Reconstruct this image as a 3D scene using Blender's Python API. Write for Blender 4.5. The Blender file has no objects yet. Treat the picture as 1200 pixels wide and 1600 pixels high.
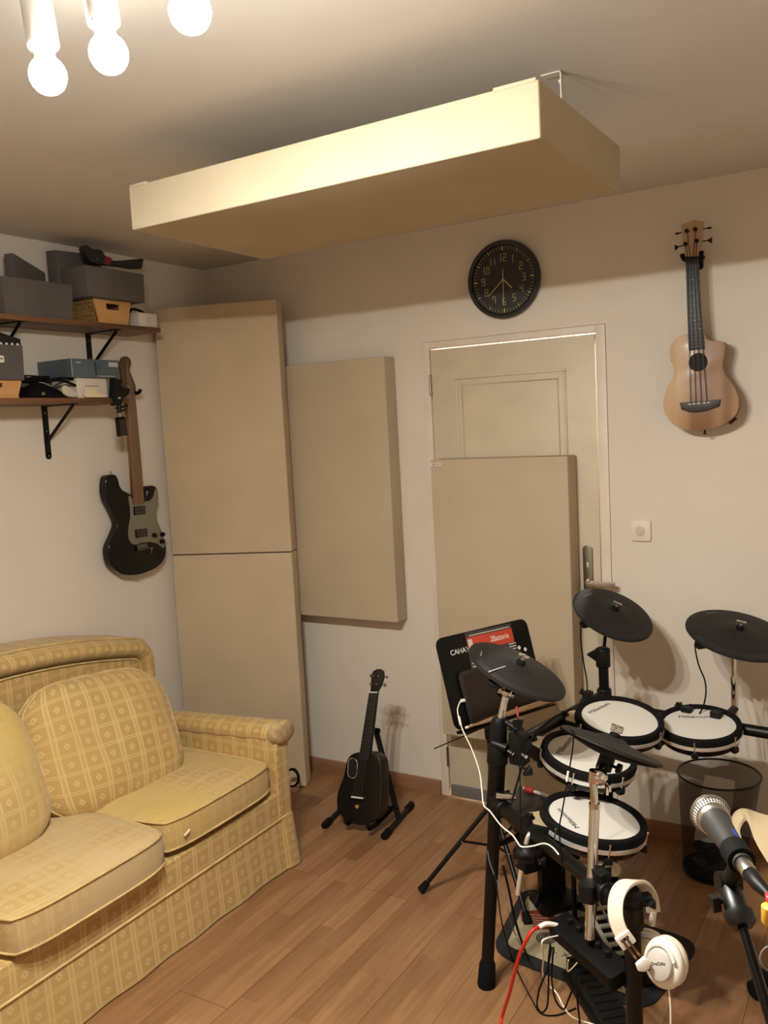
import bpy, bmesh, math, random
from mathutils import Vector as V, Matrix, Euler
random.seed(7)
PI = math.pi
C = bpy.context.scene.collection

# ------------------------------------------------------------------ camera, light, exposure
F_PX = 1359.97
YAW, PITCH, ROLL = math.radians(31.1762), math.radians(5.7012), math.radians(-3.0038)
CAM = V((0, 0, 1.72))
def _basis():
    cy, sy, cp, sp = math.cos(YAW), math.sin(YAW), math.cos(PITCH), math.sin(PITCH)
    f = V((-sy*cp, cy*cp, -sp)); r = V((cy, sy, 0)); u = r.cross(f)
    c, s = math.cos(ROLL), math.sin(ROLL)
    return c*r + s*u, -s*r + c*u, f
CR, CU, CF = _basis()
cam_data = bpy.data.cameras.new('camera')
cam_data.sensor_fit = 'VERTICAL'; cam_data.sensor_height = 36
cam_data.lens = 36*F_PX/1600
cam_data.clip_start = 0.05
cam = bpy.data.objects.new('camera', cam_data); C.objects.link(cam)
cam.matrix_world = Matrix(((CR.x, CU.x, -CF.x, CAM.x), (CR.y, CU.y, -CF.y, CAM.y), (CR.z, CU.z, -CF.z, CAM.z), (0, 0, 0, 1)))
bpy.context.scene.camera = cam
BULB_STRENGTH = 2900.0
BULB_COLOR = (1.0, 0.968, 0.885)
HALL_POWER = 260
vs = bpy.context.scene.view_settings
vs.view_transform = 'Standard'; vs.look = 'None'; vs.gamma = 1; vs.exposure = 0.62; vs.use_curve_mapping = False
world = bpy.data.worlds.new('world'); bpy.context.scene.world = world
world.use_nodes = True
world.node_tree.nodes['Background'].inputs[0].default_value = (0.9, 0.85, 0.75, 1)
world.node_tree.nodes['Background'].inputs[1].default_value = 0.02

# photo pixel -> point in the room
def ray(u, v): return CF + CR*((u-600)/F_PX) - CU*((v-800)/F_PX)
def at(u, v, w): return CAM + ray(u, v)*w
def on(u, v, ax, val):
    d = ray(u, v); return CAM + d*((val-CAM[ax])/d[ax])
def onp(u, v, P, n):
    d = ray(u, v); return CAM + d*((P-CAM).dot(n)/d.dot(n))

D, XW, H = 3.439, -3.079, 2.551        # back wall, left wall, ceiling
XR, YF = 1.25, -1.35

# ------------------------------------------------------------------ materials
def lin(c):
    return tuple(((x/255)/12.92 if x/255 <= .04045 else ((x/255+.055)/1.055)**2.4) for x in c) + (1,)
MATS = {}
class N:
    def __init__(s, m): s.t = m.node_tree; s.n = s.t.nodes; s.l = s.t.links
    def new(s, ty, **k):
        n = s.n.new(ty)
        for a, b in k.items(): setattr(n, a, b)
        return n
    def link(s, a, b): s.l.new(a, b)
    def val(s, sock, x):
        if hasattr(x, 'is_linked') or isinstance(x, bpy.types.NodeSocket): s.link(x, sock)
        else: sock.default_value = x
    def math(s, op, a, b=0.0, c=0.0):
        n = s.new('ShaderNodeMath', operation=op)
        s.val(n.inputs[0], a); s.val(n.inputs[1], b); s.val(n.inputs[2], c)
        return n.outputs[0]
    def mix(s, f, a, b):
        n = s.new('ShaderNodeMix', data_type='RGBA')
        s.val(n.inputs[0], f); s.val(n.inputs[6], a); s.val(n.inputs[7], b)
        return n.outputs[2]
    def coord(s, kind='Object'): return s.new('ShaderNodeTexCoord').outputs[kind]
    def mapping(s, vec, scale=(1, 1, 1), rot=(0, 0, 0), loc=(0, 0, 0)):
        n = s.new('ShaderNodeMapping'); s.link(vec, n.inputs[0])
        n.inputs['Scale'].default_value = scale; n.inputs['Rotation'].default_value = rot; n.inputs['Location'].default_value = loc
        return n.outputs[0]
    def noise(s, vec, scale, detail=3, rough=.5, out='Fac'):
        n = s.new('ShaderNodeTexNoise'); s.link(vec, n.inputs['Vector'])
        n.inputs['Scale'].default_value = scale; n.inputs['Detail'].default_value = detail; n.inputs['Roughness'].default_value = rough
        return n.outputs[out]
    def ramp(s, f, a, b, lo=0., hi=1.):
        n = s.new('ShaderNodeMapRange'); s.val(n.inputs[0], f)
        n.inputs[1].default_value = a; n.inputs[2].default_value = b; n.inputs[3].default_value = lo; n.inputs[4].default_value = hi
        return n.outputs[0]
    def bump(s, h, strength, dist=.001):
        n = s.new('ShaderNodeBump'); s.link(h, n.inputs['Height']); n.inputs['Strength'].default_value = strength; n.inputs['Distance'].default_value = dist
        s.link(n.outputs[0], s.n['Principled BSDF'].inputs['Normal'])
def mat(name, col, rough=.5, metal=0., var=.0, vscale=8., bump=0., bscale=200., spec=None, coat=0., emit=None, estr=0., trans=0., bdist=.001):
    if name in MATS: return MATS[name]
    m = bpy.data.materials.new(name); m.use_nodes = True
    b = m.node_tree.nodes['Principled BSDF']
    b.inputs['Base Color'].default_value = lin(col)
    b.inputs['Roughness'].default_value = rough; b.inputs['Metallic'].default_value = metal
    if spec is not None: b.inputs['Specular IOR Level'].default_value = spec
    if coat: b.inputs['Coat Weight'].default_value = coat; b.inputs['Coat Roughness'].default_value = .08
    if trans: b.inputs['Transmission Weight'].default_value = trans
    if emit: b.inputs['Emission Color'].default_value = emit+(1,) if len(emit) == 3 else emit; b.inputs['Emission Strength'].default_value = estr
    g = N(m)
    if var:
        f = g.ramp(g.noise(g.coord(), vscale), .3, .7)
        a = lin(tuple(x*(1-var) for x in col)); c2 = lin(tuple(min(255, x*(1+var)) for x in col))
        g.link(g.mix(f, a, c2), b.inputs['Base Color'])
    if bump: g.bump(g.noise(g.coord(), bscale), bump, bdist)
    MATS[name] = m
    return m
def wood(name, c1, c2, axis=1, scale=1., rough=.45, c3=None, coat=0):
    if name in MATS: return MATS[name]
    m = bpy.data.materials.new(name); m.use_nodes = True; g = N(m); b = g.n['Principled BSDF']
    sc = [38*scale]*3; sc[axis] = 2.2*scale
    v = g.mapping(g.coord(), tuple(sc))
    n1 = g.ramp(g.noise(v, 1., 5, .65), .3, .72)
    col = g.mix(n1, lin(c1), lin(c2))
    if c3:
        sc2 = [9*scale]*3; sc2[axis] = .7*scale
        n2 = g.ramp(g.noise(g.mapping(g.coord(), tuple(sc2)), 1., 2), .42, .6)
        col = g.mix(n2, col, lin(c3))
    g.link(col, b.inputs['Base Color']); b.inputs['Roughness'].default_value = rough
    if coat: b.inputs['Coat Weight'].default_value = coat; b.inputs['Coat Roughness'].default_value = .15
    g.bump(n1, .15, .0006)
    MATS[name] = m
    return m

def wall_paint(name, col):
    m = bpy.data.materials.new(name); m.use_nodes = True; g = N(m); b = g.n['Principled BSDF']
    co = g.coord()
    f = g.ramp(g.noise(co, 1.3, 4, .6), .3, .7)
    c = g.mix(f, lin(tuple(x*.965 for x in col)), lin(col))
    # scuffs and small marks low on the wall
    mk = g.ramp(g.noise(g.mapping(co, (5, 5, 22), (0, .5, .3)), 2.2, 6, .7), .70, .80, 0, .16)
    c = g.mix(mk, c, lin((120, 104, 88)))
    g.link(c, b.inputs['Base Color']); b.inputs['Roughness'].default_value = .6
    h = g.math('ADD', g.math('MULTIPLY', g.noise(co, 7, 4), .6), g.noise(co, 160, 3))
    g.bump(h, .14, .002)
    return m
def floor_mat():
    m = bpy.data.materials.new('laminate_floor'); m.use_nodes = True; g = N(m); b = g.n['Principled BSDF']
    co = g.mapping(g.coord(), (1, 1, 1), (0, 0, PI/2))       # rows run towards the back wall
    def brick(w, h, mortar, off, freq=2):
        n = g.new('ShaderNodeTexBrick'); g.link(co, n.inputs['Vector'])
        n.offset = off; n.offset_frequency = freq
        n.inputs['Scale'].default_value = 1; n.inputs['Brick Width'].default_value = w; n.inputs['Row Height'].default_value = h
        n.inputs['Mortar Size'].default_value = mortar; n.inputs['Mortar Smooth'].default_value = .1; n.inputs['Bias'].default_value = 0
        n.inputs['Color1'].default_value = (0, 0, 0, 1); n.inputs['Color2'].default_value = (1, 1, 1, 1); n.inputs['Mortar'].default_value = (.5, .5, .5, 1)
        return n
    strip = brick(.43, .0645, .0004, .37, 3)
    plank = brick(1.29, .1935, .0012, .41)
    sep = g.new('ShaderNodeSeparateColor'); g.link(strip.outputs['Color'], sep.inputs[0])
    base = g.mix(sep.outputs[0], lin((134, 95, 62)), lin((164, 122, 84)))
    gr = g.mapping(g.coord(), (60, 3.2, 1))
    n1 = g.ramp(g.noise(gr, 1, 6, .62), .32, .7)
    base = g.mix(g.math('MULTIPLY', n1, .55), base, lin((106, 72, 46)))
    n2 = g.ramp(g.noise(g.mapping(g.coord(), (14, 2.4, 1)), 1, 4, .6), .45, .75)
    base = g.mix(g.math('MULTIPLY', n2, .35), base, lin((176, 134, 94)))
    base = g.mix(g.math('MULTIPLY', plank.outputs['Fac'], .75), base, lin((66, 40, 26)))
    base = g.mix(g.math('MULTIPLY', strip.outputs['Fac'], .18), base, lin((88, 58, 40)))
    g.link(base, b.inputs['Base Color'])
    g.link(g.ramp(n1, 0, 1, .36, .48), b.inputs['Roughness'])
    g.bump(g.math('SUBTRACT', n1, g.math('MULTIPLY', plank.outputs['Fac'], 3)), .12, .0008)
    return m
def fabric_plaid(name, fade=0., yellow=.0):
    """gold jacquard: pale stripes, thin double lines across, a small lozenge in every cell (UV in metres)"""
    m = bpy.data.materials.new(name); m.use_nodes = True; g = N(m); b = g.n['Principled BSDF']
    uv = g.coord('UV'); sx = g.new('ShaderNodeSeparateXYZ'); g.link(uv, sx.inputs[0])
    # a little wander so that the weave is not ruler straight
    nz = g.math('MULTIPLY', g.math('SUBTRACT', g.noise(g.coord(), 5, 2), .5), .12)
    x = g.math('FRACT', g.math('ADD', g.math('DIVIDE', sx.outputs[0], .080), nz))
    y = g.math('FRACT', g.math('ADD', g.math('DIVIDE', sx.outputs[1], .068), nz))
    def band(v, c, w):
        return g.math('LESS_THAN', g.math('ABSOLUTE', g.math('SUBTRACT', v, c)), w)
    st = g.math('MAXIMUM', band(x, .08, .035), band(x, .27, .035))
    broad = band(x, .175, .15)
    hl = g.math('MAXIMUM', band(y, .08, .03), band(y, .2, .03))
    dx = g.math('ABSOLUTE', g.math('SUBTRACT', x, .66)); dy = g.math('ABSOLUTE', g.math('SUBTRACT', y, .62))
    d = g.math('ADD', g.math('MULTIPLY', dx, 1.25), dy)
    loz = g.math('MULTIPLY', g.math('LESS_THAN', d, .20), g.math('GREATER_THAN', d, .07))
    base = g.mix(g.math('MULTIPLY', broad, .5), lin((178, 146, 90)), lin((198, 168, 110)))
    line = g.math('MAXIMUM', g.math('MULTIPLY', g.math('MAXIMUM', st, hl), .58), g.math('MULTIPLY', loz, .6))
    base = g.mix(line, base, lin((216, 190, 132)))
    wear = g.ramp(g.noise(g.coord(), 2.6, 4, .6), .35, .68)
    base = g.mix(g.math('MULTIPLY', wear, .45), base, lin((186, 154, 96)))
    if yellow: base = g.mix(g.math('MULTIPLY', g.ramp(g.noise(g.coord(), 3.1, 3), .38, .62), yellow), base, lin((200, 170, 92)))
    if fade: base = g.mix(g.math('MULTIPLY', g.ramp(g.noise(g.mapping(g.coord(), loc=(3, 1, 0)), 4.3, 4), .25, .6), fade), base, lin((190, 168, 124)))
    g.link(base, b.inputs['Base Color']); b.inputs['Roughness'].default_value = .85; b.inputs['Specular IOR Level'].default_value = .2
    b.inputs['Sheen Weight'].default_value = .2
    h = g.math('ADD', g.noise(g.coord(), 420, 2), g.math('MULTIPLY', g.noise(g.coord(), 22, 3), 1.4))
    g.bump(h, .35, .002)
    return m
def mesh_metal():
    m = bpy.data.materials.new('wire_mesh'); m.use_nodes = True; g = N(m); b = g.n['Principled BSDF']
    b.inputs['Base Color'].default_value = lin((22, 20, 19)); b.inputs['Roughness'].default_value = .5; b.inputs['Metallic'].default_value = .3
    uv = g.coord('UV'); sx = g.new('ShaderNodeSeparateXYZ'); g.link(uv, sx.inputs[0])
    a = g.math('FRACT', g.math('MULTIPLY', g.math('ADD', sx.outputs[0], sx.outputs[1]), 300))
    c = g.math('FRACT', g.math('MULTIPLY', g.math('SUBTRACT', sx.outputs[0], sx.outputs[1]), 300))
    hole = g.math('MULTIPLY', g.math('GREATER_THAN', a, .27), g.math('GREATER_THAN', c, .27))
    tr = g.new('ShaderNodeBsdfTransparent'); mx = g.new('ShaderNodeMixShader')
    g.link(hole, mx.inputs[0]); g.link(b.outputs[0], mx.inputs[1]); g.link(tr.outputs[0], mx.inputs[2])
    g.link(mx.outputs[0], g.n['Material Output'].inputs[0])
    return m
def grille_mat():
    m = bpy.data.materials.new('woven_wire_grille'); m.use_nodes = True; g = N(m); b = g.n['Principled BSDF']
    uv = g.coord('UV'); sx = g.new('ShaderNodeSeparateXYZ'); g.link(uv, sx.inputs[0])
    a = g.math('SINE', g.math('MULTIPLY', g.math('ADD', sx.outputs[0], g.math('MULTIPLY', sx.outputs[1], .5)), 2*PI*19))
    c = g.math('SINE', g.math('MULTIPLY', g.math('SUBTRACT', sx.outputs[0], g.math('MULTIPLY', sx.outputs[1], .5)), 2*PI*19))
    h = g.math('MULTIPLY', a, c)
    f = g.ramp(h, -.15, .15)
    g.link(g.mix(f, lin((14, 13, 12)), lin((225, 220, 210))), b.inputs['Base Color'])
    b.inputs['Metallic'].default_value = .25; b.inputs['Roughness'].default_value = .5
    g.bump(f, .8, .0012)
    return m

M_wall = wall_paint('white_wall_paint', (223, 213, 199))
M_ceil = wall_paint('ceiling_paint', (213, 207, 198))
M_floor = floor_mat()
M_door = mat('cream_door_paint', (206, 193, 168), .45, var=.02)
M_frame = mat('frame_paint', (222, 209, 192), .45, var=.02)
M_base = wood('baseboard_wood', (138, 98, 70), (160, 118, 88), 0)
M_baseL = wood('baseboard_wood_long', (150, 104, 74), (176, 128, 94), 1)
M_panel = mat('cream_panel_fabric', (196, 177, 148), .9, var=.02, vscale=5, bump=.35, bscale=600, spec=.15)
M_panelG = mat('greenish_cream_panel_fabric', (188, 172, 146), .9, var=.02, vscale=5, bump=.35, bscale=600, spec=.15)
M_steel = mat('brushed_steel', (150, 142, 130), .3, 1.)
M_chrome = mat('chrome', (222, 220, 216), .07, 1.)
M_darkchrome = mat('dull_chrome', (165, 160, 150), .25, 1.)
M_blk = mat('black_plastic', (8, 8, 7), .5, var=.1, vscale=30, spec=.3)
M_blkm = mat('black_powder_coat', (7, 6, 6), .4, spec=.3)
M_rub = mat('black_rubber', (8, 7, 7), .8, spec=.2)
M_gloss = mat('glossy_black_lacquer', (9, 9, 10), .16, spec=.35)
M_white = mat('white_plastic', (232, 226, 214), .35)
M_whitec = mat('white_cable', (235, 228, 212), .4)
M_redc = mat('red_cable', (190, 38, 26), .4)
M_greyfab = mat('grey_felt_box', (92, 86, 82), .9, var=.05, bump=.3, bscale=500)
M_bamboo = wood('bamboo', (190, 140, 84), (214, 166, 106), 1, 1.2)
M_walnut = wood('walnut_shelf', (78, 52, 36), (112, 76, 52), 1, 1., .5, c3=(132, 88, 58))
M_plaid = fabric_plaid('gold_plaid_fabric')
M_plaid_fade = fabric_plaid('faded_gold_plaid_fabric', fade=.85)
M_plaid_yel = fabric_plaid('yellow_plaid_fabric', fade=.35, yellow=.75)
M_piping = mat('gold_piping', (196, 168, 112), .85, var=.1, vscale=20)
M_mesh = mesh_metal()
M_grille = grille_mat()
M_head = mat('white_mesh_head', (214, 208, 198), .55, bump=.25, bscale=900)
M_txt = mat('dark_grey_print', (58, 54, 50), .6)
M_wtxt = mat('white_print', (225, 220, 210), .6)
M_gtxt = mat('grey_print', (120, 116, 110), .6)
M_lume = mat('pale_green_lume', (168, 162, 96), .6)

# ------------------------------------------------------------------ mesh building
def frame(P, z, x=None):
    z = V(z).normalized()
    x = V(x) if x is not None else V((1, 0, 0))
    x = (x - z*x.dot(z))
    if x.length < 1e-4: x = V((0, 1, 0)) - z*z.y
    x.normalize(); y = z.cross(x)
    P = V(P)
    return Matrix(((x.x, y.x, z.x, P.x), (x.y, y.y, z.y, P.y), (x.z, y.z, z.z, P.z), (0, 0, 0, 1)))
def catmull(pts, n=6, closed=False):
    pts = [V(p) for p in pts]; out = []; L = len(pts)
    rng = range(L) if closed else range(L-1)
    for i in rng:
        if closed: a, b, c, d = pts[(i-1) % L], pts[i], pts[(i+1) % L], pts[(i+2) % L]
        else: a, b, c, d = pts[max(i-1, 0)], pts[i], pts[i+1], pts[min(i+2, L-1)]
        for k in range(n):
            t = k/n
            out.append(.5*((2*b) + (c-a)*t + (2*a-5*b+4*c-d)*t*t + (3*b-a-3*c+d)*t**3))
    if not closed: out.append(pts[-1])
    return out
def rrect(w, h, r, n=5, cx=0, cy=0):
    o = []
    for sx, sy, a0 in ((1, 1, 0), (-1, 1, 90), (-1, -1, 180), (1, -1, 270)):
        for k in range(n+1):
            a = math.radians(a0 + 90*k/n)
            o.append((cx + sx*(w/2-r) + r*math.cos(a), cy + sy*(h/2-r) + r*math.sin(a)))
    return o
class MB:
    def __init__(s, M=None): s.v = []; s.l = []; s.f = []; s.sm = []; s.mi = []; s.M = M or Matrix()
    def add(s, vs_, fs, smooth=False, mi=0, uvs=None):
        o = len(s.v)
        for i, p in enumerate(vs_):
            s.v.append(s.M @ V(p)); s.l.append((V(p), uvs[i] if uvs else None))
        for f in fs: s.f.append([o+i for i in f]); s.sm.append(smooth); s.mi.append(mi)
        return s
    def box(s, x0, x1, y0, y1, z0, z1, mi=0):
        v = [(x, y, z) for z in (z0, z1) for y in (y0, y1) for x in (x0, x1)]
        return s.add(v, [(0, 2, 3, 1), (4, 5, 7, 6), (0, 1, 5, 4), (2, 6, 7, 3), (0, 4, 6, 2), (1, 3, 7, 5)], mi=mi)
    def hexa(s, b, t, mi=0):      # bottom 4 and top 4 points, counter-clockwise
        return s.add(list(b)+list(t), [(3, 2, 1, 0), (4, 5, 6, 7), (0, 1, 5, 4), (1, 2, 6, 5), (2, 3, 7, 6), (3, 0, 4, 7)], mi=mi)
    def tube(s, pts, r, n=10, closed=False, smooth=True, mi=0, caps=True):
        pts = [V(p) for p in pts]; L = len(pts); R = r if isinstance(r, (list, tuple)) else [r]*L
        T = []
        for i in range(L):
            if closed: t = pts[(i+1) % L]-pts[i-1]
            else: t = pts[min(i+1, L-1)]-pts[max(i-1, 0)]
            T.append(t.normalized() if t.length > 1e-9 else V((0, 0, 1)))
        a = V((0, 0, 1)) if abs(T[0].z) < .9 else V((1, 0, 0))
        nrm = (a - T[0]*a.dot(T[0])).normalized(); vv = []
        for i in range(L):
            nrm = (nrm - T[i]*nrm.dot(T[i])).normalized(); bi = T[i].cross(nrm)
            for k in range(n):
                ang = 2*PI*k/n
                vv.append(pts[i] + (nrm*math.cos(ang)+bi*math.sin(ang))*R[i])
        fs = []
        for i in range(L if closed else L-1):
            j = (i+1) % L
            for k in range(n):
                k2 = (k+1) % n; fs.append((i*n+k, i*n+k2, j*n+k2, j*n+k))
        s.add(vv, fs, smooth, mi)
        if caps and not closed:
            s.add(vv[:n], [tuple(range(n))[::-1]], False, mi); s.add(vv[-n:], [tuple(range(n))], False, mi)
        return s
    def cyl(s, a, b, r, n=20, r2=None, mi=0): return s.tube([a, b], [r, r if r2 is None else r2], n, mi=mi)
    def lathe(s, prof, n=40, P=(0, 0, 0), mi=0, smooth=True, closed=False, uvm=False):
        P = V(P); vv = []; uvs = [] if uvm else None; L = len(prof)
        cols = n+1 if uvm else n
        for i, (r, z) in enumerate(prof):
            for k in range(cols):
                a = 2*PI*k/n; vv.append(P + V((r*math.cos(a), r*math.sin(a), z)))
                if uvm: uvs.append((k/n, i/(L-1)) if uvm is True else (k/n*uvm, z))
        fs = []
        for i in range(L if closed else L-1):
            j = (i+1) % L
            for k in range(n):
                k2 = k+1 if uvm else (k+1) % n
                fs.append((i*cols+k, i*cols+k2, j*cols+k2, j*cols+k))
        return s.add(vv, fs, smooth, mi, uvs)
    def prism(s, o, z0, z1, mi=0):
        o = [(p[0], p[1]) for p in o]; n = len(o)
        ar = sum(o[i][0]*o[(i+1) % n][1]-o[(i+1) % n][0]*o[i][1] for i in range(n))
        if ar < 0: o = o[::-1]
        vv = [(x, y, z0) for x, y in o]+[(x, y, z1) for x, y in o]
        return s.add(vv, [tuple(range(n))[::-1], tuple(range(n, 2*n))]+[(i, (i+1) % n, n+(i+1) % n, n+i) for i in range(n)], mi=mi)
    def disc(s, r, z, n=40, mi=0, cx=0, cy=0):
        return s.add([(cx+r*math.cos(2*PI*k/n), cy+r*math.sin(2*PI*k/n), z) for k in range(n)], [tuple(range(n))], mi=mi)
    def ball(s, P, r, n=16, mi=0, sz=1.):
        m = n//2
        return s.lathe([(r*math.sin(PI*i/m), -r*sz*math.cos(PI*i/m)) for i in range(m+1)], n, P, mi)
    def ppx(s, pts, P, n, d0, d1, smooth=0, mi=0):
        """outline traced in pixels, laid on the plane (P, n) and given its real thickness from d0 to d1 along n"""
        n = V(n).normalized(); W = [onp(u, v, V(P), n) for u, v in pts]
        if smooth: W = catmull(W, smooth, True)
        k = len(W); nn = V()
        for i in range(k): nn += (W[i]-W[0]).cross(W[(i+1) % k]-W[0])
        if nn.dot(n)*(d1-d0) < 0: W = W[::-1]
        vv = [p+n*d0 for p in W]+[p+n*d1 for p in W]
        return s.add(vv, [tuple(range(k))[::-1], tuple(range(k, 2*k))]+[(i, (i+1) % k, k+(i+1) % k, k+i) for i in range(k)], mi=mi)
    def build(s, name, mats, parent=None, bevel=0., seg=2, smooth_angle=35, allsmooth=False, uv=True, origin=None):
        if not isinstance(mats, (list, tuple)): mats = [mats]
        L = V(parent['_loc']) if parent is not None and '_loc' in parent else V((0, 0, 0))
        if parent is None:
            if origin is None:
                xs = [p.x for p in s.v]; ys = [p.y for p in s.v]; zs = [p.z for p in s.v]
                L = V(((min(xs)+max(xs))/2, (min(ys)+max(ys))/2, min(zs)))
            else: L = V(origin)
        me = bpy.data.meshes.new(name)
        me.from_pydata([tuple(p-L) for p in s.v], [], s.f)
        for m_ in mats: me.materials.append(m_)
        for i, p in enumerate(me.polygons): p.use_smooth = s.sm[i]; p.material_index = s.mi[i]
        if uv:
            u = me.uv_layers.new(name='UVMap')
            for p in me.polygons:
                cs = [s.l[me.loops[li].vertex_index] for li in p.loop_indices]
                if cs[0][1] is not None:
                    for li, c in zip(p.loop_indices, cs): u.data[li].uv = c[1]
                    continue
                pts = [c[0] for c in cs]; nn = V()
                for i in range(1, len(pts)-1): nn += (pts[i]-pts[0]).cross(pts[i+1]-pts[0])
                a = max(range(3), key=lambda k: abs(nn[k])); ax = [(1, 2), (0, 2), (0, 1)][a]
                for li, q in zip(p.loop_indices, pts): u.data[li].uv = (q[ax[0]], q[ax[1]])
        if bevel:
            bm = bmesh.new(); bm.from_mesh(me)
            bmesh.ops.remove_doubles(bm, verts=bm.verts, dist=1e-6)
            ed = [e for e in bm.edges if len(e.link_faces) == 2 and e.calc_face_angle(0) > math.radians(30)]
            bmesh.ops.bevel(bm, geom=ed, offset=bevel, segments=seg, profile=.6, affect='EDGES', clamp_overlap=True)
            bm.to_mesh(me); bm.free()
            for p in me.polygons: p.use_smooth = True
            me.set_sharp_from_angle(angle=math.radians(smooth_angle))
        else:
            if allsmooth:
                for p in me.polygons: p.use_smooth = True
            me.set_sharp_from_angle(angle=math.radians(50))
        o = bpy.data.objects.new(name, me); C.objects.link(o)
        if parent is not None:
            o.parent = parent; o['_loc'] = tuple(L)
        else: o.location = L; o['_loc'] = tuple(L)
        return o
def tag(o, label=None, cat=None, group=None, kind=None):
    if label: o['label'] = label
    if cat: o['category'] = cat
    if group: o['group'] = group
    if kind: o['kind'] = kind
    return o
def thing(name, loc, label, cat, group=None):
    o = bpy.data.objects.new(name, None); C.objects.link(o); o.location = loc; o['_loc'] = tuple(V(loc)); o.empty_display_size = .05
    return tag(o, label, cat, group)
def struct(o): o['kind'] = 'structure'; return o
def text(s, size, M, m, parent, name='lettering', extrude=.0003, align='CENTER', squeeze=1., label=None):
    cu = bpy.data.curves.new('t', 'FONT'); cu.body = s; cu.size = size; cu.align_x = align; cu.align_y = 'CENTER'; cu.extrude = extrude; cu.resolution_u = 3
    ob = bpy.data.objects.new('t', cu)
    me = bpy.data.meshes.new_from_object(ob)
    bpy.data.objects.remove(ob); bpy.data.curves.remove(cu)
    mb = MB(M @ Matrix.Diagonal((squeeze, 1, 1, 1)))
    mb.add([v.co for v in me.vertices], [tuple(p.vertices) for p in me.polygons])
    bpy.data.meshes.remove(me)
    o = mb.build(name, m, parent, uv=False)
    if label: o['label'] = label
    return o
def textpx(s, a, b, P, n, m, parent, lift=.0008, ratio=None, **k):
    """text whose baseline middle runs from pixel a to pixel b on the plane (P, n)"""
    A = onp(a[0], a[1], V(P), V(n)); B = onp(b[0], b[1], V(P), V(n)); x = B-A
    w = x.length; size = ratio*w if ratio else w/(len(s)*.56)
    Mx = frame((A+B)/2 + V(n).normalized()*lift, n, x)
    return text(s, size, Mx, m, parent, squeeze=w/(len(s)*.56*size) if ratio else 1., **k)

# ================================================================== THE ROOM
fl = MB(); fl.box(XW-.12, XR+.12, YF-.12, 4.75, -.08, 0); struct(fl.build('floor', M_floor, origin=(0, 0, 0)))
ce = MB(); ce.box(XW-.12, XR+.12, YF-.12, 4.75, H, H+.1); struct(ce.build('ceiling', M_ceil, origin=(0, 0, H)))
# back wall with the door opening
FX0, FX1, FZ = -1.841, -1.022, 2.070       # outside of the door frame
wb = MB()
wb.box(XW, FX0-.002, D, D+.14, 0, H); wb.box(FX1+.0015, XR, D, D+.14, 0, H); wb.box(FX0-.002, FX1+.0015, D, D+.14, FZ+.0015, H)
struct(wb.build('wall_back', M_wall, origin=(0, D, 0)))
wl = MB(); wl.box(XW-.12, XW, YF-.12, 4.75, 0, H); struct(wl.build('wall_left', M_wall, origin=(XW, 0, 0)))
wr = MB(); wr.box(XR, XR+.12, YF-.12, 4.75, 0, H); struct(wr.build('wall_right', M_wall, origin=(XR, 0, 0)))
wf = MB(); wf.box(XW, XR, YF-.12, YF, 0, H); struct(wf.build('wall_front', M_wall, origin=(0, YF, 0)))
wh = MB(); wh.box(XW, XR, 4.63, 4.75, 0, H); struct(wh.build('wall_hallway', M_wall, origin=(0, 4.63, 0)))
hl = bpy.data.lights.new('hallway_lamp', 'POINT'); hl.energy = HALL_POWER; hl.shadow_soft_size = .08; hl.color = (1, .95, .88)
ho = bpy.data.objects.new('hallway_lamp', hl); C.objects.link(ho); ho.location = (-1.15, 4.1, 2.2)
# frame: two jambs and a head
LX0, LX1, LZ = -1.801, -1.067, 2.036       # leaf opening
tr = MB()
tr.box(FX0, LX0-.004, D-.006, D+.14, 0, FZ); tr.box(LX1+.0055, FX1, D-.004, D+.14, 0, FZ); tr.box(LX0-.004, LX1+.0055, D-.005, D+.14, LZ+.0055, FZ)
struct(tr.build('trim_1', M_frame, origin=(FX0, D, 0), bevel=.0015))
# baseboards
bb = MB(); bb.box(XW+.012, FX0-.004, D-.013, D, 0, .068); struct(bb.build('baseboard_back', M_base, bevel=.003))
bb = MB(); bb.box(FX1+.03, XR, D-.013, D, 0, .068); struct(bb.build('baseboard_back_right', M_base, bevel=.003))
bb = MB(); bb.box(XW, XW+.013, YF, D, 0, .068); struct(bb.build('baseboard_left', M_baseL, bevel=.003))
# door leaf
dr = bpy.data.objects.new('door_1', None); C.objects.link(dr); dr.location = (LX0, D, 0); dr['_loc'] = (LX0, D, 0); dr['kind'] = 'structure'
lf = MB(); lf.box(LX0, LX1, D+.003, D+.035, .03, LZ)
lf.build('door_leaf', M_door, dr, bevel=.0015)
def ring(mb, x0, x1, z0, z1, w, y0, y1):
    mb.box(x0, x1, y0, y1, z1-w, z1); mb.box(x0, x1, y0, y1, z0, z0+w); mb.box(x0, x0+w, y0, y1, z0+w, z1-w); mb.box(x1-w, x1, y0, y1, z0+w, z1-w)
pa = on(710, 589, 1, D); pb = on(883, 573, 1, D)
mo = MB()
for z0, z1 in ((1.12, pa.z), (.22, .92)):
    ring(mo, pa.x, pb.x, z0, z1, .012, D-.0005, D+.004)
    ring(mo, pa.x+.032, pb.x-.032, z0+.032, z1-.034, .006, D+.0005, D+.004)
mo.build('door_moulding', M_door, dr, bevel=.0028, seg=2)
hg = MB()
for u, v in ((671, 604), (699, 1183)):
    p = on(u, v, 1, D-.006); hg.cyl((LX0-.003, D-.006, p.z-.042), (LX0-.003, D-.006, p.z+.042), .0055, 12); hg.ball((LX0-.003, D-.006, p.z+.046), .005)
hg.build('hinge', M_steel, dr)
sw = MB(); sw.box(LX0+.01, LX1-.01, D-.012, D+.004, .008, .058)
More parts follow.
